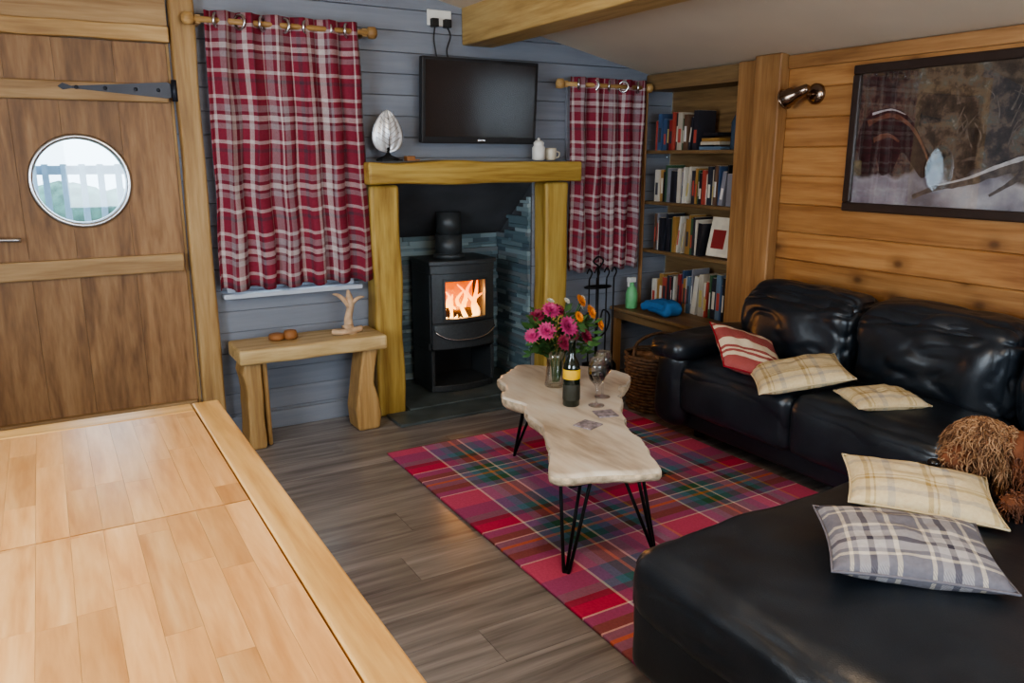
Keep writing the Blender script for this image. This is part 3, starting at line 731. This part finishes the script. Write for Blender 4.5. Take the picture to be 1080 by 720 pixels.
def wineglass(x,y,fill):
    g=empty('wine_glass'); m=MB()
    m.lathe([(0.036,0),(0.036,0.002),(0.006,0.008),(0.004,0.02),(0.004,0.085),(0.012,0.095),(0.034,0.12),(0.041,0.15),(0.040,0.18),(0.033,0.215),(0.0325,0.215),(0.0385,0.18),(0.0395,0.15),(0.032,0.122),(0.004,0.098)],(x,y,T),28); m.obj('bowl_and_stem',[glass_m],g)
    if fill: m=MB(); m.lathe([(0.003,0.099),(0.031,0.123),(0.0385,0.145),(0.0385,0.146)],(x,y,T),24); m.obj('red_wine',[wine_m],g)
wineglass(2.02,2.70,True); wineglass(2.12,2.79,True)
bq=empty('flower_bouquet'); VX,VY=2.03,3.05
m=MB(); m.lathe([(0.045,0),(0.05,0.005),(0.045,0.06),(0.04,0.13),(0.055,0.18),(0.052,0.18),(0.038,0.13),(0.043,0.06),(0.046,0.01)],(VX,VY,T),28); m.obj('glass_vase',[glass_m],bq)
ms=MB(); ml=MB(); mp=[MB(),MB(),MB(),MB()]
def head(mb,c,r,nrm,layers=3):
    nrm=Vector(nrm).normalized(); a=nrm.orthogonal().normalized(); b_=nrm.cross(a)
    for L in range(layers):
        n=15-3*L; el=math.radians(12+30*L); rr=r*(1-0.22*L)
        for k in range(n):
            t=2*math.pi*(k+0.5*L)/n; d=(a*math.cos(t)+b_*math.sin(t)); sd=(-a*math.sin(t)+b_*math.cos(t))
            tip=c+d*rr*math.cos(el)+nrm*rr*math.sin(el); mid=c+d*rr*0.6*math.cos(el)+nrm*rr*(0.6*math.sin(el)+0.12); w_=rr*0.2
            v=[mb._v(c+nrm*0.1*r),mb._v(mid+sd*w_),mb._v(tip),mb._v(mid-sd*w_)]
            mb._f(v,True)
spec=[(0,(-0.09,-0.06,0.29),0.050),(0,(0.0,-0.10,0.31),0.055),(0,(-0.03,0.0,0.37),0.050),(0,(-0.13,0.0,0.26),0.042),(1,(0.04,-0.07,0.27),0.05),(1,(-0.07,0.05,0.34),0.045),
(1,(-0.03,-0.12,0.24),0.045),(2,(0.14,-0.08,0.36),0.042),(2,(0.11,-0.04,0.41),0.038),(3,(0.06,0.0,0.41),0.02),(3,(0.18,0.05,0.36),0.02),(2,(0.18,-0.10,0.30),0.036),(1,(0.10,-0.1,0.25),0.045),(3,(0.02,0.08,0.40),0.022),(1,(0.03,0.03,0.36),0.045),(3,(0.21,0.0,0.34),0.018),(3,(0.14,-0.02,0.42),0.018),(2,(0.06,-0.10,0.35),0.03)]
for (k,d,r) in spec:
    c=Vector((VX,VY,T))+Vector(d); head(mp[k],c,r,(d[0]*3,d[1]*3-0.4,0.4))
    ms.tube(spline([(VX+d[0]*0.1,VY+d[1]*0.1,T+0.02),(VX+d[0]*0.3,VY+d[1]*0.3,T+0.19),tuple(c)],5),0.0025,5)
for i in range(400):
    a=random.uniform(0,6.28); rr=random.uniform(0.02,0.16)*(1.1 if math.cos(a)>0 else 0.8); z=T+0.15+random.uniform(0,0.22)*(1-rr*1.3)
    c=Vector((VX+0.02+rr*math.cos(a),VY+0.02+rr*math.sin(a),z)); d=Vector((math.cos(a),math.sin(a),random.uniform(-0.3,1))).normalized(); s_=d.orthogonal().normalized(); l=random.uniform(0.03,0.07)
    v=[ml._v(c),ml._v(c+d*l*0.5+s_*l*0.22),ml._v(c+d*l),ml._v(c+d*l*0.5-s_*l*0.22)]; ml._f(v)
ms.obj('stems',[leaf_m],bq); ml.obj('leaves',[leaf_m],bq,recalc=False)
for mb,mt,nm in zip(mp,(pet_pink,pet_pur,pet_or,pet_w),('pink_blooms','dark_blooms','orange_blooms','white_blooms')): mb.obj(nm,[mt],bq,recalc=False)
cs=plain('coaster_print',(0.28,0.24,0.26),0.5,var=0.6,nscale=60)
for (x,y,a) in ((1.83,2.50,20),(1.98,2.58,-15)):
    m=MB(); m.M=Matrix.Translation((x,y,T))@Euler((0,0,math.radians(a))).to_matrix().to_4x4(); m.box(-0.045,0.045,-0.045,0.045,0,0.005); m.obj('coaster',[cs],bevel=0.002)

# ------------------------------------------------------------------ SOFA
so=empty('leather_corner_sofa')
def rb(name,c,h,r,puff,n=12,wr=0.004,seed=0):
    m=MB(); m.rbox(c,h,r,puff,n,wr,seed); return m.obj(name,[leather_m],so,sub=1)
m=MB(); m.box(2.86,3.50,1.5,3.10,0.07,0.27); m.box(1.38,3.50,0.35,1.50,0.07,0.27); m.obj('base',[leather_m],so,bevel=0.02,seg=3)
m=MB()
for (x,y) in ((1.5,0.5),(1.5,1.44),(2.95,3.0),(3.45,3.0),(3.45,0.5),(2.95,1.6)): m.cyl((x,y,0.013),(x,y,0.07),0.03,seg=12)
m.obj('feet',[black_m],so)
rb('seat_far',(3.06,2.66,0.35),(0.27,0.37,0.105),0.06,(0.01,0,0,0,0,0.03),n=22,wr=0.012,seed=1)
rb('seat_mid',(3.06,1.93,0.35),(0.27,0.37,0.105),0.06,(0.01,0,0,0,0,0.03),n=22,wr=0.012,seed=5)
rb('front_roll_far',(2.84,2.66,0.30),(0.05,0.37,0.13),0.05,(0.02,0,0,0,0,0),seed=7)
rb('front_roll_mid',(2.84,1.93,0.30),(0.05,0.37,0.13),0.05,(0.02,0,0,0,0,0),seed=8)
rb('arm_far',(3.11,3.09,0.30),(0.36,0.11,0.23),0.10,(0.0,0,0.0,0,0,0.02),n=20,wr=0.010,seed=9)
rb('arm_pad',(3.10,3.09,0.51),(0.37,0.125,0.06),0.058,(0.0,0,0.0,0,0,0.01),n=20,wr=0.012,seed=19)
rb('back_frame',(3.52,2.0,0.38),(0.07,1.06,0.36),0.06,(0,0,0,0,0,0.0),seed=2)
for i,(y,hh) in enumerate(((2.72,0.36),(1.98,0.37),(1.23,0.37))):
    rb('back_cushion_%d'%(i+1),(3.38,y,0.60),(0.12,hh,0.20),0.09,(0.05,0,0,0,0,0.03),n=30,wr=0.024,seed=11+i)
    rb('head_roll_%d'%(i+1),(3.43,y,0.745),(0.13,hh-0.01,0.09),0.08,(0.02,0,0,0,0,0.015),n=28,wr=0.018,seed=21+i)
rb('chaise_seat',(1.975,1.04,0.335),(0.685,0.54,0.115),0.075,(0.012,0,0,0.012,0,0.022),n=36,wr=0.009,seed=31)
rb('corner_seat',(2.97,1.02,0.345),(0.33,0.53,0.11),0.06,(0,0,0,0,0,0.025),n=20,wr=0.010,seed=33)
rb('chaise_side',(1.345,1.04,0.19),(0.05,0.52,0.13),0.045,(0.012,0,0,0,0,0),n=16,seed=35)
rb('return_back',(2.95,0.40,0.55),(0.60,0.14,0.26),0.10,(0,0,0.0,0.04,0,0.02),n=14,seed=37)
m=MB(); m.tube(spline([(1.305,0.52,0.290),(1.298,0.7,0.292),(1.290,1.04,0.293),(1.298,1.4,0.292),(1.31,1.53,0.29),(1.37,1.577,0.29),(1.6,1.584,0.29),(2.6,1.584,0.29)],6),0.006,6)
m.obj('piping',[leather_m],so)
def pillow(name,c,w_,h_,T_,rot,mat_):
    m=MB(); m.M=Matrix.Translation(c)@Euler([math.radians(a) for a in rot]).to_matrix().to_4x4()
    for sg in (1,-1):
        def fn(u,v):
            a=2*u-1; b_=2*v-1
            k=((1-a**2)*(1-b_**2)); k=max(k,0)**0.42
            ex=1-0.07*(1-b_*b_)*abs(a)**3*1.0; ey=1-0.07*(1-a*a)*abs(b_)**3
            z=sg*T_/2*k*(1+0.16*noise.noise(Vector((a*2+c[0]*5,b_*2,sg))))+0.010*noise.noise(Vector((a*4,b_*4,sg+c[1])))*k
            return (a*w_/2*ex,b_*h_/2*ey,z)
        m.grid(22,22,fn,uvs=(w_,h_))
    bmesh.ops.remove_doubles(m.bm,verts=m.bm.verts,dist=0.0005)
    P=[]
    for (s0,s1) in (((-1,-1),(1,-1)),((1,-1),(1,1)),((1,1),(-1,1)),((-1,1),(-1,-1))):
        for i in range(10):
            t=i/10; a=s0[0]+(s1[0]-s0[0])*t; b_=s0[1]+(s1[1]-s0[1])*t
            P.append((a*w_/2*(1-0.07*(1-b_*b_)*abs(a)**3),b_*h_/2*(1-0.07*(1-a*a)*abs(b_)**3),0))
    m.tube(P,0.004,6,closed=True)
    return m.obj(name,[mat_])
pillow('striped_cushion',(2.96,2.70,0.540),0.38,0.36,0.11,(20,-22,58),redst)
pillow('cream_check_cushion',(2.945,2.38,0.515),0.42,0.36,0.10,(4,-12,-38),creamp)
pillow('cream_check_cushion',(2.99,1.98,0.495),0.30,0.26,0.08,(0,-2,-30),creamp)
pillow('cream_check_cushion',(2.18,1.285,0.522),0.42,0.29,0.09,(8,4,-48),creamp)
pillow('grey_tartan_cushion',(1.82,1.085,0.520),0.42,0.31,0.11,(6,2,-42),greyp)

# ------------------------------------------------------------------ DOG (lying, head resting, turned towards the room)
dg=empty('shaggy_dog')
verts=[((2.74,0.74,0.57),0.105),((2.70,0.90,0.575),0.115),((2.60,1.07,0.57),0.11),((2.54,1.19,0.59),0.082),((2.49,1.285,0.605),0.076),((2.42,1.315,0.572),0.048),((2.365,1.33,0.550),0.034),
((2.47,1.04,0.53),0.05),((2.39,1.07,0.510),0.036),((2.32,1.12,0.503),0.033),
((2.58,0.80,0.54),0.075),((2.51,0.90,0.515),0.045),((2.48,0.96,0.508),0.032),
((2.82,0.66,0.54),0.03),((2.84,0.78,0.52),0.022)]
edges=[(0,1),(1,2),(2,3),(3,4),(4,5),(5,6),(2,7),(7,8),(8,9),(0,10),(10,11),(11,12),(0,13),(13,14)]
me=bpy.data.meshes.new('dogskel'); me.from_pydata([v[0] for v in verts],edges,[]); me.update()
do=mkobj('body',me,dg,[fur_d])
sm=do.modifiers.new('skin','SKIN'); 
for i,v in enumerate(verts):
    me.skin_vertices[0].data[i].radius=(v[1],v[1]); me.skin_vertices[0].data[i].use_root=(i==0)
ss=do.modifiers.new('s','SUBSURF'); ss.levels=2; ss.render_levels=2
C.view_layer.update(); apply(do)
for p in do.data.polygons: p.use_smooth=True
if not do.data.materials: do.data.materials.append(fur_d)
m=MB(); polys=list(do.data.polygons); areas=[p.area for p in polys]
hc=Vector((2.49,1.285,0.618)); fwd=(Vector((2.365,1.33,0.550))-Vector((2.49,1.285,0.605))).normalized(); side=Vector((-fwd.y,fwd.x,0)).normalized()
muz=Vector((2.385,1.325,0.555))
def strand(c,nr,L,hr,w_,droop=0.5,comb=None):
    nr=nr.normalized()
    d=(nr+Vector((random.uniform(-.6,.6),random.uniform(-.6,.6),random.uniform(-.5,.3))))
    if comb: d+=comb
    d.normalize()
    a=d.orthogonal().normalized(); b_=d.cross(a); ph=random.uniform(0,6.28); tw=random.uniform(0.6,1.5)*2*math.pi; P=[]
    for k in range(9):
        t=k/8; h=hr*min(1,t*2)
        P.append(c+d*L*t*(1-0.2*t)+Vector((0,0,-L*droop*t*t))+a*h*math.cos(ph+tw*t)+b_*h*math.sin(ph+tw*t))
    m.tube(P,[w_*q for q in (1,1.1,1.1,1.05,0.95,0.8,0.6,0.4,0.15)],4)
back=Vector((0.3,-0.6,-0.2))
for p in random.choices(polys,areas,k=4600):
    c=p.center; near=(c-hc).length; q=(c-muz).length
    if q<0.055: m.mi=0; strand(c,p.normal,random.uniform(0.014,0.028),0.004,0.0022,0.5,Vector((0,0,-0.5)))
    elif near<0.125: m.mi=0; strand(c,p.normal,random.uniform(0.028,0.05),0.007,0.0024,0.7)
    else: m.mi=1; strand(c,p.normal,random.uniform(0.022,0.04),0.004,0.0024,0.5,back)
m.mi=0
for i in range(2600):
    th=random.uniform(0,6.28); ph=random.uniform(0,1.8); d=Vector((math.sin(ph)*math.cos(th),math.sin(ph)*math.sin(th),math.cos(ph)))
    if d.dot(fwd)>0.72: continue
    strand(hc+Vector((d.x*0.072,d.y*0.076,d.z*0.058)),d,random.uniform(0.035,0.075),0.009,0.0024,0.75)
for sg in (-1,1):
    base=hc+side*sg*0.070+Vector((0.015,0,0.02))
    for i in range(420):
        k=random.random(); pnt=base+side*sg*0.018*math.sin(k*2.0)+Vector((random.uniform(-.03,.03)*(1-0.3*k),random.uniform(-.012,.012),-0.105*k))
        strand(pnt,side*sg*0.5+Vector((0,0,-0.9)),random.uniform(0.028,0.05),0.006,0.0024,0.9)
m.obj('shaggy_coat',[fur,fur2],dg,recalc=False)
m=MB(); nz=Vector((2.335,1.341,0.556)); m.sphere(nz,(0.018,0.020,0.015))
for sg in (-1,1): m.sphere(Vector((2.425,1.308,0.628))+side*sg*0.034,0.012,12,8)
m.obj('nose_and_eyes',[nose_m],dg)

# ------------------------------------------------------------------ BOOKCASE
bc=empty('bookcase'); SY0,SY1=3.50,4.34
m=MB()
for z in (0.48,0.87,1.20,1.54): m.box(3.60 if z>0.5 else 3.34,3.838,SY0,SY1,z-0.022,z)
m.box(3.60,3.838,SY0,SY1,1.93,2.03)
m.box(3.36,3.838,SY0,SY1,0.40,0.45)
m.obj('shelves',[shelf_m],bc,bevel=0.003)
m=MB(); m.box(3.585,3.86,3.342,3.499,0,2.035); m.box(3.585,3.599,4.31,4.345,0.48,1.93); m.obj('upright',[post_m],bc,bevel=0.006)
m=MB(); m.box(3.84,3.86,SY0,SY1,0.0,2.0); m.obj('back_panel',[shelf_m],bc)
m=MB(); m.box(3.36,3.41,SY0,SY0+0.05,0,0.40); m.box(3.36,3.41,SY1-0.05,SY1,0,0.40); m.obj('legs',[post_m],bc)
m=MB(); m.box(3.545,3.618,3.15,3.34,0,2.05); m.obj('timber_post',[post_m],None,bevel=0.008)
bk=MB()
def books(z,y0,y1,hm,hM,lean=0.15):
    y=y0
    while y<y1-0.02:
        th=random.choice((0.012,0.016,0.02,0.026,0.032,0.04)); h=random.uniform(hm,hM); dp=random.uniform(0.13,0.17)
        if y+th>y1: break
        x0=3.615+random.uniform(0,0.02)
        a=random.uniform(0.0,0.03) if random.random()>lean else random.uniform(0.08,0.16)
        bk.M=Matrix.Translation((0,y+ (h*math.sin(a) if a>0 else 0),z+0.001))@Euler((a,0,0)).to_matrix().to_4x4()
        bk.mi=0; bk.box(x0,x0+dp,0,th,0,h)
        bk.mi=1; bk.box(x0+0.004,x0+dp-0.003,0.002,th-0.002,h-0.004,h+0.0008)
        if random.random()<0.75:
            bk.mi=2; zz=random.uniform(0.5,0.75)*h; bk.box(x0-0.0008,x0,th*0.2,th*0.8,zz*0.35,zz)
        y+=th+0.001+ (abs(math.sin(a))*h*0.8 if abs(a)>0.05 else 0.0015)
books(1.54,3.86,4.26,0.17,0.25); books(1.20,3.51,4.26,0.19,0.25); books(0.87,3.76,4.26,0.20,0.26); books(0.48,3.53,3.98,0.22,0.30); books(0.48,4.0,4.26,0.18,0.25)
bk.M=Matrix.Translation((3.64,3.62,0.881))@Euler((0,math.radians(12),0)).to_matrix().to_4x4(); bk.mi=1; bk.box(0,0.012,-0.08,0.12,0,0.25); bk.mi=2; bk.box(-0.001,0,-0.05,0.03,0.02,0.20); bk.mi=0; bk.box(-0.0015,-0.0002,-0.02,0.09,0.05,0.17)
bk.M=None
bk.mi=0
for i,z in enumerate((0,0.03,0.052,0.085)): bk.box(3.64,3.80,3.66+0.01*i,3.85-0.01*i,1.541+z,1.541+z+0.02)
bcols=[(0.45,0.40,0.32),(0.03,0.035,0.05),(0.28,0.035,0.035),(0.05,0.09,0.18),(0.55,0.50,0.42),(0.05,0.11,0.06),(0.35,0.20,0.06),(0.02,0.02,0.025),(0.22,0.22,0.25),(0.38,0.07,0.05),(0.12,0.18,0.25),(0.6,0.57,0.5),(0.03,0.03,0.04),(0.14,0.08,0.05)]
bk.obj('shelf_of_books',[islandcol('book_covers',bcols,0.45,0.2),paper_m,islandcol('book_labels',[(0.65,0.6,0.5),(0.5,0.42,0.15),(0.45,0.08,0.06),(0.68,0.66,0.62),(0.05,0.05,0.06)],0.5)])
m=MB(); m.lathe([(0.035,0),(0.038,0.005),(0.038,0.16),(0.015,0.21),(0.013,0.27),(0.016,0.28),(0.010,0.28)],(3.68,3.57,1.541),20); m.obj('glass_bottle',[plain('bottle_slate_blue',(0.05,0.08,0.12),0.12)])
sb=empty('spray_bottle')
m=MB(); m.lathe([(0.038,0),(0.042,0.01),(0.042,0.10),(0.030,0.14),(0.015,0.16),(0.015,0.18)],(3.42,4.20,0.481),18); m.obj('body',[green_pl],sb)
m=MB(); m.box(3.385,3.445,4.185,4.215,0.661,0.695); m.box(3.385,3.395,4.19,4.21,0.63,0.661); m.obj('trigger',[white_m],sb,bevel=0.004)
m=MB(); m.rbox((3.45,3.93,0.522),(0.07,0.13,0.03),0.028,(0,0,0,0,0,0.03),16,0.03,3); m.obj('folded_blue_cloth',[dish_blue])
fs=empty('fireside_tool_set'); m=MB(); cx,cy=3.10,4.16
m.lathe([(0.11,0),(0.11,0.012),(0.03,0.03),(0.01,0.05)],(cx,cy,0.002),20); m.cyl((cx,cy,0.03),(cx,cy,0.80),0.008,seg=10)
m.tube([(cx+0.10*math.cos(t*0.314),cy+0.05*math.sin(t*0.314),0.66) for t in range(20)],0.006,6,closed=True); m.cyl((cx-0.1,cy,0.66),(cx+0.1,cy,0.66),0.006,seg=8)
for k in (-0.10,-0.04,0.04,0.10):
    m.cyl((cx+k,cy-0.04,0.12),(cx+k,cy-0.04,0.72),0.005,seg=8)
    m.tube(spline([(cx+k,cy-0.04,0.72),(cx+k+0.02,cy-0.04,0.76),(cx+k,cy-0.04,0.79),(cx+k-0.02,cy-0.04,0.76)],5),0.005,6)
m.tube(spline([(cx,cy,0.78),(cx+0.04,cy,0.83),(cx,cy,0.86),(cx-0.04,cy,0.83),(cx,cy,0.80)],6),0.006,6)
m.box(cx-0.14,cx-0.06,cy-0.05,cy-0.035,0.05,0.17); m.lathe([(0.008,0.16),(0.03,0.13),(0.035,0.06)],(cx+0.10,cy-0.04,0),12)
for sg in (-1,1):
    m.tube(spline([(cx,cy,0.30),(cx+sg*0.08,cy,0.36),(cx+sg*0.10,cy,0.46),(cx+sg*0.05,cy,0.50),(cx+sg*0.03,cy,0.45)],6),0.006,6)
m.obj('stand_and_tools',[iron_m],fs)
lb=empty('wicker_log_basket'); m=MB(); bx,by=3.11,3.56
for i in range(17):
    z=0.012+i*0.02; r=0.165+0.02*i/16
    m.tube([(bx+(r+0.006*math.sin(k*math.pi/2+i*math.pi))*math.cos(k*math.pi/18),by+(r+0.006*math.sin(k*math.pi/2+i*math.pi))*math.sin(k*math.pi/18),z) for k in range(36)],0.011,6,closed=True)
m.cyl((bx,by,0.002),(bx,by,0.014),0.16,seg=24)
m.tube(spline([(bx-0.18,by,0.33),(bx-0.15,by,0.42),(bx,by,0.46),(bx+0.15,by,0.42),(bx+0.18,by,0.33)],6),0.010,8)
m.obj('woven_body',[wicker],lb)
m=MB()
for i in range(7):
    a=i*0.9; m.cyl((bx-0.12*math.cos(a),by-0.12*math.sin(a),0.22+0.015*i),(bx+0.11*math.cos(a),by+0.11*math.sin(a),0.25+0.012*i),0.03,seg=9)
m.obj('logs',[logend_m],lb)

# ------------------------------------------------------------------ PAINTING + SCONCE
pa=empty('framed_painting'); y0,y1,z0,z1=1.60,2.72,1.225,1.945
m=MB()
for (a,b_,c_,d_) in ((y0,y1,z0,z0+0.045),(y0,y1,z1-0.045,z1),(y0,y0+0.045,z0+0.045,z1-0.045),(y1-0.045,y1,z0+0.045,z1-0.045)): m.box(XR-0.035,XR-0.001,a,b_,c_,d_)
m.obj('frame',[plain('frame_dark_wood',(0.035,0.022,0.018),0.35)],pa,bevel=0.008,seg=3)
pm,nt,b,o=newmat('winter_painting')
tc=N(nt,'ShaderNodeTexCoord'); sp_=N(nt,'ShaderNodeSeparateXYZ'); nt.links.new(tc.outputs['Object'],sp_.inputs[0])
n1=N(nt,'ShaderNodeTexNoise'); n1.inputs['Scale'].default_value=6; n1.inputs['Detail'].default_value=8; nt.links.new(tc.outputs['Object'],n1.inputs['Vector'])
n2=N(nt,'ShaderNodeTexNoise'); n2.inputs['Scale'].default_value=8; n2.inputs['Detail'].default_value=9; n2.inputs['Roughness'].default_value=0.7; nt.links.new(tc.outputs['Object'],n2.inputs['Vector'])
sky_=ramp(nt,n2.outputs['Fac'],[(0.35,(0.012,0.011,0.014)),(0.47,(0.055,0.042,0.038)),(0.54,(0.18,0.13,0.095)),(0.60,(0.12,0.13,0.12)),(0.70,(0.42,0.41,0.39))])
snow=ramp(nt,n1.outputs['Fac'],[(0.35,(0.17,0.16,0.20)),(0.5,(0.36,0.35,0.40)),(0.65,(0.58,0.57,0.60))])
h=math_(nt,'ADD',sp_.outputs[2],math_(nt,'MULTIPLY',math_(nt,'SUBTRACT',n1.outputs['Fac'],0.5),0.22))
f_=math_(nt,'MULTIPLY',math_(nt,'SUBTRACT',h,1.40),30.0,True)
c=mixc(nt,f_,snow,sky_); nt.links.new(c,b.inputs['Base Color']); b.inputs['Roughness'].default_value=0.5
m=MB(); m.box(XR-0.016,XR-0.012,y0+0.04,y1-0.04,z0+0.04,z1-0.04); m.obj('canvas',[pm],pa)
br=plain('painted_branch',(0.17,0.14,0.12),0.5,var=0.6,nscale=40); rk=plain('painted_rock',(0.030,0.018,0.018),0.5,var=0.6,nscale=20); gy=plain('painted_driftwood',(0.13,0.10,0.085),0.5,var=0.6,nscale=25)
gyl=plain('painted_snow_cap',(0.62,0.61,0.63),0.5,var=0.2,nscale=25)
rk2=plain('painted_brown_hide',(0.20,0.10,0.06),0.5,var=0.5,nscale=25)
def flatstroke(m,pts,w_,lay=0):
    P=spline([(0,p[0],p[1]) for p in pts],6); n=len(P); L=[];Rr=[]
    for i,p in enumerate(P):
        t=(P[min(i+1,n-1)]-P[max(i-1,0)]).normalized(); s_=Vector((0,-t.z,t.y)); k=w_*(1-0.75*i/n)*(1+0.4*noise.noise(p*30))
        L.append(p+s_*k); Rr.append(p-s_*k)
    for i in range(n-1):
        m._f([m._v((XR-0.0166-lay*0.0003,q.y,q.z)) for q in (L[i],L[i+1],Rr[i+1],Rr[i])])
def body(m,pts,lay):
    P=spline([(0,p[0],p[1]) for p in pts],5,True); m._f([m._v((XR-0.0166-lay*0.0003,q.y,q.z)) for q in P])
m=MB(); body(m,[(2.67,1.60),(2.62,1.70),(2.50,1.73),(2.40,1.68),(2.32,1.57),(2.26,1.47),(2.30,1.40),(2.36,1.46),(2.42,1.52),(2.46,1.44),(2.52,1.41),(2.56,1.50),(2.64,1.47)],1)
m.obj('painted_dark_animal',[rk],pa,recalc=False)
m=MB(); flatstroke(m,[(2.62,1.66),(2.50,1.695),(2.40,1.65),(2.33,1.57),(2.28,1.48)],0.014,3); flatstroke(m,[(2.58,1.58),(2.50,1.60),(2.44,1.57)],0.016,3); m.obj('painted_animal_back',[rk2],pa,recalc=False)
m=MB()
flatstroke(m,[(1.65,1.44),(1.80,1.48),(1.95,1.44),(2.08,1.39),(2.22,1.36),(2.34,1.31)],0.034,2)
flatstroke(m,[(1.80,1.48),(1.88,1.40),(1.98,1.33)],0.018,3); flatstroke(m,[(1.95,1.44),(2.05,1.49),(2.12,1.48)],0.012,3); flatstroke(m,[(2.08,1.39),(2.16,1.43),(2.22,1.42)],0.010,3)
m.obj('painted_fallen_trunk',[gy],pa,recalc=False)
m=MB(); flatstroke(m,[(1.65,1.462),(1.80,1.502),(1.95,1.460),(2.08,1.406),(2.22,1.370)],0.012,4); flatstroke(m,[(2.60,1.705),(2.50,1.722),(2.42,1.695)],0.006,4); m.obj('painted_snow_highlights',[gyl],pa,recalc=False)
m=MB()
for i in range(30):
    yy=random.uniform(1.66,2.25); zz=random.uniform(1.52,1.74)
    flatstroke(m,[(yy,zz),(yy+random.uniform(-.03,.03),zz+0.05),(yy+random.uniform(-.05,.05),zz+random.uniform(0.08,0.12))],random.uniform(0.003,0.007),2)
m.obj('painted_branches',[br],pa,recalc=False)
pg=glass('picture_glass',(0.97,0.97,0.97),0.16,0.01)
m=MB(); m.box(XR-0.026,XR-0.024,y0+0.042,y1-0.042,z0+0.042,z1-0.042); m.obj('glazing',[pg],pa)
sc_=empty('wall_spotlight')
m=MB(); m.tube([(XR,2.96,1.825),(XR-0.012,2.96,1.825),(XR-0.022,2.96,1.825),(XR-0.03,2.96,1.825)],[0.055,0.055,0.045,0.022],24); m.tube(spline([(XR-0.02,2.96,1.825),(XR-0.07,2.96,1.82),(XR-0.095,2.985,1.83)],5),0.010,10)
A_=Vector((XR-0.10,2.93,1.850)); B_=Vector((XR-0.11,3.075,1.800)); D_=(B_-A_)
m.tube([A_,A_+D_*0.08,A_+D_*0.35,A_+D_*0.55,A_+D_*0.62,A_+D_*0.98,B_],[0.014,0.026,0.030,0.032,0.042,0.050,0.050],24)
m.tube([B_+(D_.orthogonal().normalized()*math.cos(t*math.pi/12)+D_.normalized().cross(D_.orthogonal().normalized())*math.sin(t*math.pi/12))*0.050 for t in range(24)],0.006,8,closed=True)
m.sphere((XR-0.095,2.985,1.832),0.018)
m.obj('bronze_spot',[brass],sc_)

# ------------------------------------------------------------------ LIGHTS
def area(name,loc,rot,sx,sy,p,col):
    l=bpy.data.lights.new(name,'AREA'); l.shape='RECTANGLE'; l.size=sx; l.size_y=sy; l.energy=p; l.color=col
    o=bpy.data.objects.new(name,l); o.location=loc; o.rotation_euler=[math.radians(a) for a in rot]; coll.objects.link(o); return o
area('window_daylight_front',(1.4,-1.36,1.45),(90,0,0),2.3,1.0,42,(0.84,0.92,1.0))
area('window_daylight_left',(-1.56,1.4,1.45),(0,-90,0),1.0,1.5,78,(0.84,0.92,1.0))
def point(name,loc,p,col,r=0.06):
    l=bpy.data.lights.new(name,'POINT'); l.energy=p; l.color=col; l.shadow_soft_size=r
    o=bpy.data.objects.new(name,l); o.location=loc; coll.objects.link(o); return o
point('fire_glow',(SX,4.50,0.62),14,(1,0.42,0.10),0.05)
pl=empty('pendant_lamp')
m=MB(); m.cyl((1.0,1.2,2.587),(1.0,1.2,2.42),0.006,seg=8); m.lathe([(0.03,0.05),(0.035,0.045),(0.04,0.0),(0.03,0.0)],(1.0,1.2,2.38),24); m.obj('holder',[cream_m],pl)
m=MB(); m.sphere((1.0,1.2,2.345),0.035); m.obj('bulb',[emis('bulb_glow',[(0,(1,0.8,0.55)),(1,(1,0.8,0.55))],2,0,1,10)],pl)
point('pendant_light',(1.0,1.2,2.26),34,(1,0.78,0.54),0.06)
wld=bpy.data.worlds.new('world'); scene.world=wld; wld.use_nodes=True
bg=wld.node_tree.nodes['Background']; bg.inputs[0].default_value=(0.62,0.83,1.0,1); bg.inputs[1].default_value=5.0

# ------------------------------------------------------------------ CAMERA
cam=bpy.data.cameras.new('camera'); cam.sensor_width=36; cam.lens=830/1080*36; cam.clip_start=0.05
co=bpy.data.objects.new('camera',cam); coll.objects.link(co)
co.location=(0,0,1.5)
pitch=math.atan(195/830); yaw=math.radians(30.4)
co.rotation_euler=(math.pi/2-pitch,0,-yaw)
scene.camera=co
try:
    scene.view_settings.view_transform='AgX'; scene.view_settings.look='AgX - Medium High Contrast'; scene.view_settings.exposure=0.1
except Exception as ex: print(ex)
